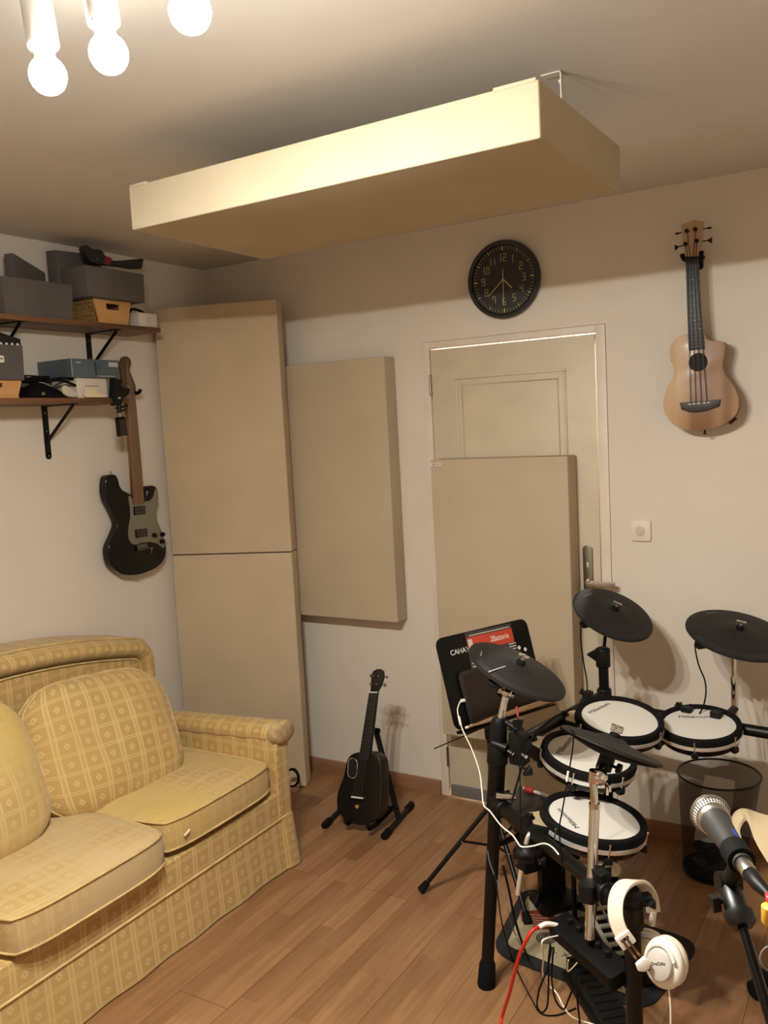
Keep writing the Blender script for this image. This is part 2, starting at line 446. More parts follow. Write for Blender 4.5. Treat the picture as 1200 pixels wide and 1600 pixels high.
sw.build('draught_strip', mat('grey_sweep', (112, 108, 104), .5), dr, bevel=.002)
# handle: long plate with a lever
hp = MB(); q = on(919, 852, 1, D); q2 = on(919, 915, 1, D)
hx = on(919, 885, 1, D).x
hp.M = frame((hx, D+.003, (q.z-.225+q.z)/2), (0, -1, 0), (1, 0, 0))
hp.prism(rrect(.042, .225, .018), 0, .007)
hd = hp.build('handle_plate', M_steel, dr, bevel=.002)
kh = MB(); kh.M = frame((hx, D-.004, q.z-.075), (0, -1, 0), (1, 0, 0)); kh.disc(.006, .0013, 20); kh.box(-.003, .003, -.016, 0, .0008, .0014)
kh.build('keyhole', mat('keyhole_light', (210, 205, 196), .4), hd)
hv = MB(); zz = on(935, 912, 1, D-.05).z
hv.tube(catmull([(hx, D-.004, zz), (hx, D-.03, zz), (hx+.006, D-.05, zz), (hx+.03, D-.055, zz)], 5), .009, 14)
hv.M = frame((hx+.068, D-.055, zz), (0, -1, 0), (1, 0, 0)); hv.prism(rrect(.115, .02, .004), -.006, .006); hv.M = Matrix()
hv.build('lever', mat('satin_nickel', (200, 192, 178), .28, 1.), dr, bevel=.0015)
# wall push button
wsw = MB(); q = on(1002, 829, 1, D)
wsw.M = frame((q.x, D, q.z), (0, -1, 0), (1, 0, 0)); wsw.prism(rrect(.078, .082, .008), 0, .011)
o = wsw.build('light_switch', mat('switch_plastic', (226, 214, 196), .35), bevel=.003, origin=(q.x, D, q.z)); tag(o, 'square off-white light switch on the wall to the right of the door', 'light switch')
wsw = MB(frame((q.x-.002, D-.011, q.z), (0, -1, 0), (1, 0, 0))); wsw.prism(rrect(.036, .04, .016), 0, .0022); wsw.build('switch_rocker', mat('switch_rocker', (205, 190, 170), .4), o, bevel=.001)

# ------------------------------------------------------------------ acoustic panels
def slab(name, P, dx, dy, lx, ly, z0, z1, m, label, cat='acoustic panel', bevel=.006):
    """upright or flat slab: P the near corner, dx, dy horizontal unit directions"""
    dx, dy = V(dx).normalized(), V(dy).normalized(); P = V(P)
    b = [P, P+dx*lx, P+dx*lx+dy*ly, P+dy*ly]
    mb = MB()
    if dx.cross(dy).z < 0: b = b[::-1]
    mb.hexa([V((p.x, p.y, z0)) for p in b], [V((p.x, p.y, z1)) for p in b])
    t = mb.build(name, m, bevel=bevel, seg=3)
    return tag(t, label, cat, 'cream fabric acoustic panels')
cr = V((-2.479, 3.24, 0)); cl = V((-3.036, 3.022, 0)); cd = (cl-cr).normalized(); cn = V((cd.y, -cd.x, 0));
if cn.y < 0: cn = -cn
slab('acoustic_panel', cr, cd, cn, .597, .09, 0.003, 1.146, M_panel, 'tall cream panel standing on the floor across the corner, the lower of the stacked pair')
slab('acoustic_panel', cr+cn*.004, cd, cn, .597, .09, 1.151, 2.318, M_panel, 'tall cream panel across the corner, upper of the stacked pair, level with the shelves')
slab('acoustic_panel', (-2.60, 3.345, 0), (1, 0, 0), (0, 1, 0), .618, .093, .822, 2.022, M_panelG, 'cream panel hung on the back wall between the corner stack and the door')
dp = slab('acoustic_panel', (-1.765, 3.325, 0), (1, 0, 0), (0, 1, 0), .612, .105, .338, 1.560, M_panelG, 'cream panel fixed over the lower part of the door')
tg = MB(frame((-1.738, 3.324, 1.540), (0, -1, 0), (1, 0, 0))); tg.prism(rrect(.05, .012, .002), 0, .001); o = tg.build('maker_tag', mat('tag_white', (222, 214, 196), .6), dp); 
tg = MB(frame((-1.749, 3.3228, 1.540), (0, -1, 0), (1, 0, 0))); tg.prism(rrect(.012, .005, .001), 0, .0006); tg.prism(rrect(.018, .003, .001, cx=.02), 0, .0006); tg.build('tag_print', M_gtxt, o)
# hanging ceiling panel
cp = thing('ceiling_panel', (-1.265, 2.105, 2.30), 'long cream acoustic panel hung flat under the ceiling', 'acoustic panel', 'cream fabric acoustic panels')
mb = MB(); mb.hexa([(-1.871, 1.806, 2.30), (-.662, 1.806, 2.30), (-.656, 2.385, 2.30), (-1.882, 2.405, 2.30)], [(-1.871, 1.806, 2.418), (-.662, 1.806, 2.420), (-.656, 2.385, 2.42), (-1.882, 2.405, 2.418)])
mb.build('fabric_body', mat('pale_cream_fabric', (186, 173, 146), .9, var=.02, vscale=5, bump=.35, bscale=600, spec=.15), cp, bevel=.006, seg=3)
mb = MB(); mb.box(-.765, -.668, 1.8045, 1.83, 2.415, 2.4235); mb.box(-1.865, -1.80, 1.8045, 1.83, 2.413, 2.4215); mb.build('fabric_fold', MATS['pale_cream_fabric'], cp, bevel=.0015)
for x in (-.726,):
    b_ = MB(); b_.box(x-.0012, x+.0012, 2.130, 2.156, 2.42, H-.001); b_.box(x-.05, x+.0012, 2.130, 2.156, H-.003, H-.0005); b_.cyl((x-.0012, 2.143, H-.022), (x-.008, 2.143, H-.022), .006, 6)
    b_.build('hanging_bracket', mat('white_metal_bracket', (225, 220, 208), .35, .3), cp)

# ------------------------------------------------------------------ ceiling lamp
lb = on(178, 90, 2, 2.355)
lamp = thing('ceiling_spot_lamp', (lb.x, lb.y, H), 'white ceiling spot bar carrying glowing round bulbs', 'ceiling lamp')
M_lamp = mat('lamp_white_metal', (226, 222, 214), .35)
mb = MB(); mb.box(lb.x-.36, lb.x+.36, lb.y-.115, lb.y-.065, H-.028, H-.0005); mb.build('ceiling_bar', M_lamp, lamp, bevel=.006)
M_bulb = bpy.data.materials.new('lit_led_bulb'); M_bulb.use_nodes = True
b_ = M_bulb.node_tree.nodes['Principled BSDF']; b_.inputs['Emission Color'].default_value = BULB_COLOR+(1,); b_.inputs['Emission Strength'].default_value = BULB_STRENGTH; b_.inputs['Base Color'].default_value = (.9, .9, .9, 1)
M_bulb2 = M_bulb.copy(); M_bulb2.name = 'lit_led_bulb_side'; M_bulb2.node_tree.nodes['Principled BSDF'].inputs['Emission Strength'].default_value = BULB_STRENGTH*.022
for (u, v) in ((75, 118), (170, 84), (297, 18)):
    Pb = on(u, v, 2, 2.355)
    wb_ = (Pb-CAM).dot(CF)
    ax = (V((0, 0, -1)) + V((.16, -.05, 0))).normalized()      # points down, away from the socket
    sk = MB(frame(Pb - ax*.052, -ax)); sk.lathe([(.020, .012), (.0245, .0), (.0265, .0), (.0275, .004), (.0275, .085), (.022, .094), (0, .094)], 28)
    so = sk.build('socket', M_lamp, lamp)
    tp_ = Pb-ax*.142
    jt = MB(); jt.tube([tp_, V((tp_.x, min(tp_.y, lb.y-.07)-.0, H-.035)), V((tp_.x, lb.y-.09, H-.02))], .007, 10); jt.build('swivel_joint', M_lamp, lamp)
    bs = MB(frame(Pb, -ax)); bs.lathe([(.0200, .0225), (.0175, .034), (.0165, .06), (0, .062)], 28); bs.build('bulb_collar', mat('bulb_collar_white', (235, 232, 226), .4), lamp)
    gb = MB(frame(Pb, -ax)); R = .032
    gb.lathe([(R*math.sin(a), -R*math.cos(a)) for a in [PI*.27*i/12 for i in range(13)]], 28)
    gb.lathe([(R*math.sin(a), -R*math.cos(a)) for a in [PI*(.27+.51*i/10) for i in range(11)]], 28, mi=1); gb.build('bulb', [M_bulb, M_bulb2], lamp)

# ------------------------------------------------------------------ wall clock, twenty to five
cc = V((-1.4335, D, 2.291)); CRAD = .158
ck = thing('wall_clock', cc, 'round black wall clock with pale green digital-style numerals above the door', 'clock')
MC = frame(cc, (0, -1, 0), (1, 0, 0))
mb = MB(MC); mb.lathe([(0, 0), (CRAD-.006, 0), (CRAD, .008), (CRAD, .03), (CRAD-.004, .037), (CRAD-.012, .038), (CRAD-.018, .034), (CRAD-.019, .022), (0, .022)], 64)
mb.build('clock_case', mat('clock_black', (26, 24, 22), .35), ck)
mb = MB(MC); mb.disc(CRAD-.019, .0225, 64); mb.build('dial', mat('dial_black', (34, 28, 24), .5), ck)
mb = MB()
for k in range(60):
    a = -2*PI*k/60
    mb.M = MC @ Matrix.Rotation(a, 4, 'Z')
    w, h0 = (.0032, .117) if k % 15 == 0 else ((.0022, .121) if k % 5 == 0 else (.0009, .1225))
    mb.add([(-w, h0, .0232), (w, h0, .0232), (w, .1345, .0232), (-w, .1345, .0232)], [(0, 1, 2, 3)])
mb.build('minute_marks', M_lume, ck)
SEG = {'0': 'abcdef', '1': 'i', '2': 'abged', '3': 'abgcd', '4': 'fgbc', '5': 'afgcd', '6': 'afgedc', '7': 'fabc', '8': 'abcdefg', '9': 'abcdfg'}
def digit(mb, ch, cx, cy, w=.0145, h=.030, t=.0026):
    x0, x1, y0, y1 = cx-w/2, cx+w/2, cy-h/2, cy+h/2
    S = {'a': (x0, x1, y1-t, y1), 'g': (x0, x1, cy-t/2, cy+t/2), 'd': (x0, x1, y0, y0+t), 'f': (x0, x0+t, cy, y1), 'b': (x1-t, x1, cy, y1), 'e': (x0, x0+t, y0, cy), 'c': (x1-t, x1, y0, cy), 'i': (cx-t/2, cx+t/2, y0, y1)}
    for s_ in SEG[ch]:
        a, b, c, d = S[s_]; mb.add([(a, c, .0232), (b, c, .0232), (b, d, .0232), (a, d, .0232)], [(0, 1, 2, 3)])
for k in range(1, 13):
    a = PI/2-2*PI*k/12; R = .090 if k not in (10, 11, 12) else .088
    mb = MB(MC); s_ = str(k)
    for i, ch in enumerate(s_):
        ox = 0 if len(s_) == 1 else (-.0085 if i == 0 else .0085)
        digit(mb, ch, R*math.cos(a)+ox, R*math.sin(a))
    mb.build('numeral', M_lume, ck)
def hand(nm, ang, l, w, z, tail=.0, m=M_lume):
    mb = MB(MC @ Matrix.Rotation(-math.radians(ang), 4, 'Z')); mb.prism([(-w, -tail), (w, -tail), (w*.8, l), (-w*.8, l)], z, z+.0012); mb.build(nm, m, ck)
hand('hour_hand', 137, .055, .0032, .0235); hand('minute_hand', 228, .092, .0022, .0252)
hand('second_hand', 181, .105, .0011, .0268, .042, mat('second_hand_silver', (205, 196, 180), .4))
mb = MB(MC); mb.lathe([(0.004, .0235), (.004, .0295), (0, .0295)], 16); mb.build('hand_hub', M_lume, ck)

# ------------------------------------------------------------------ ukulele bass on the back wall
M_spruce = wood('striped_light_wood', (184, 150, 108), (202, 170, 130), 2, .8, .4, c3=(134, 94, 60), coat=.1)
M_fret = mat('dark_fingerboard', (30, 27, 25), .45); M_wire = mat('fret_wire', (92, 88, 82), .4, .7)
M_string = mat('black_string', (30, 26, 22), .5)
uy = 3.345; nW = V((0, -1, 0)); uP = V((0, uy, 0))
ub = thing('bass_ukulele', (-.653, uy+.03, 1.641), 'small natural wood cutaway bass ukulele hanging on the wall right of the door', 'ukulele')
def cr7(x, y): return (1020+x/7.5, 500+y/7.5)
body = [cr7(*p) for p in ((415, 158), (290, 212), (215, 290), (198, 390), (222, 490), (250, 590), (232, 680), (165, 800), (125, 950), (140, 1080), (205, 1190), (320, 1268), (480, 1295), (700, 1270), (880, 1195), (980, 1090), (1008, 950), (960, 800), (870, 670), (820, 560), (830, 450), (855, 335), (838, 268), (790, 248), (690, 242), (625, 215), (600, 170))]
mb = MB(); mb.ppx(body, uP, nW, -.056, -.0005, smooth=4); mb.build('body', wood('body_side_wood', (126, 88, 54), (150, 108, 68), 0), ub, bevel=.004)
inner = body
mb = MB(); mb.ppx(body, uP, nW, -.0005, .0012, smooth=4); mb.build('soundboard', M_spruce, ub, bevel=.0012)
sh = onp(1020+532/7.5, 500+495/7.5, uP, nW)
mb = MB(frame(sh+nW*.0014, nW, (1, 0, 0))); mb.disc(.0335, 0, 40); mb.build('sound_hole', mat('sound_hole_dark', (40, 32, 26), .8), ub)
mb = MB(); mb.ppx([(1071.5, 403), (1092, 402), (1096, 480), (1101.5, 545), (1076.5, 548), (1074, 480)], uP, nW, .001, .006); fb = mb.build('fingerboard', M_fret, ub, bevel=.0008)
def frets(parent, a0, a1, b0, b1, n, P, nn, lift, m=M_wire, r=.0006, decay=.945):
    """a0-a1 the nut edge, b0-b1 the far edge in pixels"""
    A0, A1, B0, B1 = [onp(*q, V(P), V(nn)) for q in (a0, a1, b0, b1)]
    tot = sum(decay**i for i in range(n+1)); acc = 0; mb = MB()
    for i in range(n):
        acc += decay**i/tot
        mb.cyl(A0.lerp(B0, acc)+V(nn)*lift, A1.lerp(B1, acc)+V(nn)*lift, r, 6)
    return mb.build('frets', m, parent)
frets(fb, (1071.5, 403), (1092, 402), (1076.5, 548), (1101.5, 545), 17, uP, nW, .0062)
mb = MB()
for u, v in ((1083, 437), (1083.7, 457.5), (1084.7, 476.5), (1086, 501), (1094.5, 514)):
    mb.ball(onp(u, v, uP, nW)+nW*.0056, .0022, 10, sz=.6)
mb.build('position_dots', M_white, fb)
mb = MB(); mb.ppx([(1073, 403), (1091, 402), (1098, 545), (1079, 547)], uP, nW, -.012, .0012); mb.build('neck', wood('neck_wood', (120, 82, 52), (146, 104, 66), 2), ub, bevel=.003)
mb = MB(); mb.ppx([(1064, 351.5), (1084, 343.5), (1098.7, 346), (1097.5, 374), (1092, 403), (1071.3, 404), (1067, 378)], uP, nW, -.010, .002); hs = mb.build('headstock', M_spruce, ub, bevel=.0015)
mb = MB(); mb.ppx([(1070.8, 401.5), (1092.2, 400.5), (1092.3, 404.5), (1071, 405.5)], uP, nW, .001, .0075); mb.build('nut', M_blk, ub)
for (pu, pv), (bu, bv), big in (((1074, 361.5), (1057, 364.5), 0), ((1087.3, 358.8), (1108, 355.5), 0), ((1072, 382), (1056, 386), 1), ((1089.5, 377), (1109, 375), 1)):
    mb = MB(); P0 = onp(pu, pv, uP, nW); B0 = onp(bu, bv, uP, nW)-nW*(-.0)+V((0, .008, 0))
    mb.cyl(P0+nW*.001, P0+nW*.013, .0062, 14); mb.cyl(P0+nW*.013, P0+nW*.0145, .0075, 14)
    mb.tube([P0+V((0, .008, 0)), P0.lerp(B0, .8)], .0022, 8)
    d = (B0-P0).normalized(); up = V((-d.z, 0, d.x))
    ww = .011 if big else .004
    mb.hexa([B0-d*.008-up*.003+V((0, -.002, 0)), B0-d*.008+up*.003+V((0, -.002, 0)), B0-d*.008+up*.003+V((0, .002, 0)), B0-d*.008-up*.003+V((0, .002, 0))],
            [B0+d*.006-up*ww+V((0, -.002, 0)), B0+d*.006+up*ww+V((0, -.002, 0)), B0+d*.006+up*ww+V((0, .002, 0)), B0+d*.006-up*ww+V((0, .002, 0))])
    mb.build('tuning_peg', M_blk, hs)
mb = MB(); mb.ppx([cr7(*p) for p in ((320, 970), (560, 950), (800, 930), (780, 1012), (620, 1068), (520, 1082), (430, 1080), (340, 1050))], uP, nW, .001, .009); br = mb.build('bridge', mat('bridge_rosewood', (44, 34, 30), .45), ub, bevel=.002)
mb = MB()
for x, y in ((440, 988), (490, 982), (545, 978), (610, 972), (655, 968)):
    p = onp(*cr7(x, y), uP, nW); mb.box(p.x-.0045, p.x+.0045, p.y-.0105, p.y-.0085, p.z-.002, p.z+.002)
mb.build('bridge_saddle', mat('bone', (214, 204, 170), .5), br)
for i, x in enumerate((450, 510, 575, 640)):
    mb = MB(); k = i/3
    mb.tube([onp(1075+13*k, 402.5, uP, nW)+nW*.0085, onp(*cr7(x, 975), uP, nW)+nW*.0105], .0013, 6)
    top = ((1074, 361.5), (1072, 382), (1089.5, 377), (1087.3, 358.8))[[1, 0, 3, 2][i]]
    mb.tube([onp(1075+13*k, 402.5, uP, nW)+nW*.0085, onp(*top, uP, nW)+nW*.007], .0012, 6)
    mb.build('string', M_string, ub)
mb = MB(); p = onp(1020+592/7.5, 500+1305/7.5, uP, nW)+V((0, .028, 0)); mb.cyl(p+V((0, 0, .008)), p-V((0, 0, .012)), .004, 10); mb.cyl(p-V((0, 0, .008)), p-V((0, 0, .012)), .007, 10)
p = onp(1020+207/7.5, 500+468/7.5, uP, nW)+V((0, .028, 0)); mb.cyl(p+V((.006, 0, 0)), p-V((.004, 0, 0)), .004, 10)
mb.build('strap_button', M_blk, ub)
mb = MB(); a = onp(1020+880/7.5, 500+1215/7.5, uP, nW)+V((0, .03, 0)); b = onp(1020+960/7.5, 500+1148/7.5, uP, nW)+V((0, .03, 0)); mb.tube([a, b], .007, 8); mb.build('preamp_panel', mat('dark_red_plastic', (70, 28, 20), .4), ub)
# its hanger
def hanger(P, out, side, label, w=.042, hook=.03):
    """wall plate with a padded yoke; out: unit from the wall, side: unit along the wall"""
    P, out, side = V(P), V(out), V(side); up = V((0, 0, 1))
    h = thing('guitar_hanger', P, label, 'instrument hanger', 'padded yoke hangers for the instruments')
    mb = MB(frame(P, out, side)); mb.prism(rrect(.045, .07, .012), 0, .012); mb.build('wall_plate', M_blk, h, bevel=.003)
    mb = MB(); mb.tube([P+out*.01, P+out*.045], .006, 10); mb.build('hanger_arm', M_blk, h)
    for sg in (-1, 1):
        mb = MB(); q = P+out*.045
        mb.tube(catmull([q, q+side*sg*w*.7-up*.002, q+side*sg*w+out*.012, q+side*sg*w+out*.04, q+side*sg*(w+.004)+out*.052+up*.014], 5), [.0085]*21, 10); mb.build('padded_prong', M_rub, h)
    return h
hanger((onp(1081, 398, uP, nW).x, D, onp(1081, 400, uP, nW).z-.004), (0, -1, 0), (1, 0, 0), 'black padded yoke on the back wall that holds the bass ukulele', w=.03)

# ------------------------------------------------------------------ electric guitar on the left wall
gx = -3.012; gN = V((1, 0, 0)); gP = V((gx, 0, 0))
eg = thing('electric_guitar', (gx-.02, 2.76, 1.08), 'glossy black electric guitar with grey pickguard and brown wooden neck hanging on the left wall', 'electric guitar')
def c5(x, y): return (160+x/8.89, 730+y/8.89)
bp = [c5(*p) for p in ((48, 185), (72, 125), (125, 102), (185, 108), (222, 165), (245, 255), (285, 315), (340, 345), (400, 380), (480, 420), (550, 450), (590, 455), (612, 405), (625, 310), (655, 264), (715, 258), (765, 300), (783, 400), (765, 520), (746, 620), (765, 740), (820, 870), (875, 1020), (888, 1150), (865, 1270), (790, 1370), (690, 1430), (520, 1490), (350, 1500), (230, 1455), (130, 1350), (88, 1200), (100, 1085), (160, 950), (212, 800), (190, 700), (130, 570), (72, 460), (42, 330))]
mb = MB(); mb.ppx(bp, gP, gN, -.042, .0, smooth=4); mb.build('body', M_gloss, eg, bevel=.007, seg=4)
pgd = [c5(*p) for p in ((358, 402), (385, 400), (412, 440), (424, 520), (500, 520), (575, 505), (590, 475), (650, 470), (700, 420), (722, 330), (735, 292), (752, 300), (768, 350), (775, 430), (755, 540), (740, 640), (760, 740), (815, 880), (862, 1020), (866, 1110), (835, 1122), (760, 1062), (660, 1035), (540, 1045), (455, 1078), (400, 1060), (365, 1000), (354, 920), (360, 830), (385, 700), (380, 560), (362, 470))]
mb = MB(); mb.ppx(pgd, gP, gN, .0, .0022); pg = mb.build('pickguard', mat('grey_mirror_pickguard', (132, 128, 112), .3, .35), eg, bevel=.0007)
for q in (((424, 545), (578, 530), (584, 650), (430, 670)), ((445, 868), (605, 848), (612, 960), (455, 985))):
    mb = MB(); mb.ppx([c5(*p) for p in q], gP, gN, .002, .008); pk = mb.build('pickup', M_blkm, eg, bevel=.0012)
    mb = MB(); A, B = V(c5(*q[0])+(0,)), V(c5(*q[1])+(0,)); Cc = V(c5(*q[3])+(0,))
    for i in range(6):
        for j in (.3, .7):
            p = A+(B-A)*((i+.8)/6.6)+(Cc-A)*j; mb.M = frame(onp(p.x, p.y, gP, gN)+gN*.0082, gN); mb.disc(.0018, 0, 8)
    mb.build('pole_screws', M_darkchrome, pk)
mb = MB(); mb.ppx([c5(*p) for p in ((455, 1080), (600, 1058), (612, 1112), (470, 1140))], gP, gN, .0, .009); mb.ppx([c5(*p) for p in ((465, 1148), (632, 1105), (638, 1122), (472, 1164))], gP, gN, .0, .012)
mb.build('bridge', mat('bridge_metal', (120, 116, 108), .25, 1.), eg, bevel=.001)
for x, y in ((710, 945), (822, 932), (815, 1030)):
    mb = MB(frame(onp(*c5(x, y), gP, gN)+gN*.002, gN)); mb.lathe([(.0, 0), (.0115, 0), (.0095, .013), (0, .014)], 18); mb.build('control_knob', M_blkm, eg)
mb = MB(frame(onp(*c5(672, 1130), gP, gN), gN)); mb.lathe([(0, 0), (.006, 0), (.006, .006), (0, .006)], 14); mb.tube([(0, 0, .004), (-.008, -.022, .012)], .002, 8); mb.build('output_jack', M_darkchrome, eg)
M_maple = wood('roasted_maple', (100, 66, 38), (128, 88, 54), 2, 1., .35, coat=.2)
mb = MB(); mb.ppx([(195.8, 617), (210.2, 616), (219, 712), (224.6, 786), (207.7, 789), (203, 712)], gP, gN, -.012, .006); nk = mb.build('neck', M_maple, eg, bevel=.003)
mb = MB(); mb.ppx([(187.5, 570), (189.8, 560), (196, 556.5), (202.5, 560), (204.8, 568.5), (202.3, 579), (211.3, 602), (210.5, 617.5), (195.6, 618.5), (191, 597), (188.5, 580)], gP, gN, -.010, .002, smooth=2); hk = mb.build('headstock', wood('headstock_maple', (80, 54, 36), (104, 72, 48), 2, 1., .35), eg, bevel=.0015)
frets(nk, (195.8, 617), (210.2, 616), (207.7, 789), (224.6, 786), 22, gP, gN, .0062)
tp = [(194.5, 566.5), (194.6, 574.5), (195, 582.3), (194.8, 590.3), (197, 598.5), (199, 606)]
for i, (u, v) in enumerate(tp):
    mb = MB(); p = onp(u, v, gP, gN); mb.cyl(p+gN*.001, p+gN*.012, .003, 10)
    q = onp(u-9, v-.5, gP, gN)-gN*.006; mb.tube([p-gN*.006, q], .002, 8); mb.ball(q, .006, 10)
    mb.build('tuning_peg', M_darkchrome, hk)
for i in range(6):
    k = i/5; mb = MB()
    mb.tube([onp(*tp[5-i], gP, gN)+gN*.009, onp(197.3+11.2*k, 618, gP, gN)+gN*.0085, onp(*c5(480+22*i, 1120-5*i), gP, gN)+gN*.012], .0006, 5); mb.build('string', M_darkchrome, eg)
mb = MB(); p = onp(*c5(163, 95), gP, gN)-gN*.02; mb.cyl(p-V((0, 0, .004)), p+V((0, 0, .013)), .005, 10); p = onp(*c5(518, 1500), gP, gN)-gN*.02; mb.cyl(p+V((0, 0, .006)), p-V((0, 0, .012)), .005, 10); mb.build('strap_button', M_darkchrome, eg)
hanger((XW, onp(203, 614, gP, gN).y, onp(203, 614, gP, gN).z), (1, 0, 0), (0, 1, 0), 'black padded yoke on the left wall that holds the electric guitar', w=.034)

# ------------------------------------------------------------------ shelves
ZT, ZL = 2.204, 1.893
def shelf(y0, y1, z, th, ybr, leg, label):
    s = thing('wall_shelf', (-2.97, (y0+y1)/2, z-th), label, 'shelf', 'walnut shelves on the left wall')
    mb = MB(); mb.box(XW, -2.87, y0, y1, z-th, z); mb.build('shelf_board', M_walnut, s, bevel=.0015)
    for y in ybr:
        mb = MB(); zb = z-th; w = .0135
        mb.box(XW, XW+.004, y-w, y+w, zb-leg+.012, zb); mb.M = frame((XW, y, zb-leg+.0135), (1, 0, 0), (0, 1, 0)); mb.lathe([(0, 0), (w, 0), (w, .004), (0, .004)], 20); mb.M = Matrix()
        mb.box(XW, -2.885, y-w, y+w, zb-.004, zb)
        mb.tube([(XW+.006, y, zb-.145), (-2.90, y, zb-.006)], .0085, 4, smooth=False)
        b = mb.build('shelf_bracket', M_blkm, s)
        mb = MB()
        for zz in (zb-.03, zb-.105, zb-leg+.016): mb.M = frame((XW+.004, y, zz), (1, 0, 0)); mb.lathe([(.0042, 0), (.003, .0022), (0, .0024)], 10)
        mb.build('screw', M_darkchrome, b)
    return s
shelf(1.55, 2.897, ZT, .020, (2.665, 2.19), .235, 'upper walnut shelf on black brackets in the left corner, holding grey boxes')
shelf(1.55, 2.680, ZL, .021, (2.405, 1.86), .222, 'lower walnut shelf on black brackets, its end just short of the electric guitar')

def openbox(mb, x0, x1, y0, y1, z0, z1, t=.004, flare=0.):
    """open-topped box, slightly wider at the top"""
    f = flare
    o0 = [(x0+f, y0+f, z0), (x1-f, y0+f, z0), (x1-f, y1-f, z0), (x0+f, y1-f, z0)]; o1 = [(x0, y0, z1), (x1, y0, z1), (x1, y1, z1), (x0, y1, z1)]
    i1 = [(x0+t, y0+t, z1), (x1-t, y0+t, z1), (x1-t, y1-t, z1), (x0+t, y1-t, z1)]; i0 = [(x0+f+t, y0+f+t, z0+t), (x1-f-t, y0+f+t, z0+t), (x1-f-t, y1-f-t, z0+t), (x0+f+t, y1-f-t, z0+t)]
    v = o0+o1+i1+i0
    fs = [(3, 2, 1, 0)]+[(i, (i+1) % 4, 4+(i+1) % 4, 4+i) for i in range(4)]+[(4+i, 4+(i+1) % 4, 8+(i+1) % 4, 8+i) for i in range(4)]+[(8+i, 8+(i+1) % 4, 12+(i+1) % 4, 12+i) for i in range(4)]+[(12, 13, 14, 15)]
    mb.add(v, fs)
def basket(yc, w, x0, x1, z0, h, label, fl=.011):
    b = thing('bamboo_basket', ((x0+x1)/2, yc, z0), label, 'basket', 'bamboo baskets on the shelves')
    y0, y1 = yc-w/2, yc+w/2
    # two solid plank ends (towards the room and the wall) with a hand slot, perforated sides between them
    for xo, nm in ((x1, 0), (x0+.008, 1)):
        mb = MB()
        def Y(y, z): k = (z-z0)/h; return yc+(y-yc)*(1-(1-k)*fl*2/w*2)
        zs = [z0, z0+h*.60, z0+h*.86, z0+h]; ys = [y0, yc-w*.19, yc+w*.19, y1]
        for i in range(3):
            for j in range(3):
                if i == 1 and j == 1: continue
                a = [(xo-.008, Y(ys[j], zs[i]), zs[i]), (xo, Y(ys[j], zs[i]), zs[i]), (xo, Y(ys[j+1], zs[i]), zs[i]), (xo-.008, Y(ys[j+1], zs[i]), zs[i])]
                c = [(xo-.008, Y(ys[j], zs[i+1]), zs[i+1]), (xo, Y(ys[j], zs[i+1]), zs[i+1]), (xo, Y(ys[j+1], zs[i+1]), zs[i+1]), (xo-.008, Y(ys[j+1], zs[i+1]), zs[i+1])]
                mb.hexa(a, c)
        mb.build('plank_end', M_bamboo, b)
    mb = MB(); mb.box(x0+.008, x1-.008, y0+fl, y1-fl, z0+.001, z0+.006); mb.build('basket_floor', M_bamboo, b)
    for sg in (-1, 1):
        mb = MB(); rows, cols = 5, 9
        def q(u, k): return V((x0+.01+(x1-x0-.02)*u, (yc+sg*(w/2-fl*(1-k)*2*.5-.002)), z0+h*k))
        def strip(u0, u1, k0, k1, t=.0025):
            o = V((0, -sg*t, 0)); a = [q(u0, k0), q(u1, k0), q(u1, k0)+o, q(u0, k0)+o]; c = [q(u0, k1), q(u1, k1), q(u1, k1)+o, q(u0, k1)+o]; mb.hexa(a, c)
        for r in range(rows+1): strip(0, 1, r/(rows+.5), (r+.5)/(rows+.5))
        for c_ in range(cols+1): strip(c_/(cols+.5), (c_+.5)/(cols+.5), 0, 1, .002)
        mb.build('woven_side', wood('woven_bamboo', (170, 128, 76), (192, 150, 92), 0, 1.2), b)
    return b
# upper shelf: basket, grey boxes, white box
yb0 = on(149, 500, 0, -2.885).y; yb1 = on(206, 500, 0, -2.885).y
BH = .098
basket((yb0+yb1)/2, yb1-yb0, XW+.02, -2.885, ZT, BH, 'bamboo basket on the upper shelf, under the big grey box')
def feltbox(x0, x1, y0, y1, z0, z1, label, flare=.004, extra=None):
    mb = MB(); openbox(mb, x0, x1, y0, y1, z0, z1, .005, flare); o = mb.build('storage_box', M_greyfab, bevel=.0025)
    return tag(o, label, 'storage box', 'grey felt storage boxes')
zb = ZT+BH+.001
y0, y1 = on(138, 469, 0, -2.845).y, on(229, 485, 0, -2.845).y
zt = on(137, 413, 0, -2.845).z; zt2 = on(227, 430, 0, -2.845).z
feltbox(XW+.012, -2.845, y0, y1, zb, (zt+zt2)/2, 'large grey felt box sitting on the bamboo basket of the upper shelf', .003)
# small raised lid at its back
zz_ = on(112, 392, 0, -3.03).z; ya, yb_ = on(75, 404, 0, -3.05).y, on(130, 397, 0, -3.05).y
yA = on(113, 443, 0, -2.875).y; zA = (on(5, 433, 0, -2.875).z+on(113, 443, 0, -2.875).z)/2
feltbox(XW+.012, -2.875, yA-.32, yA, ZT+.001, zA, 'low wide grey felt box at the left of the upper shelf', .006)
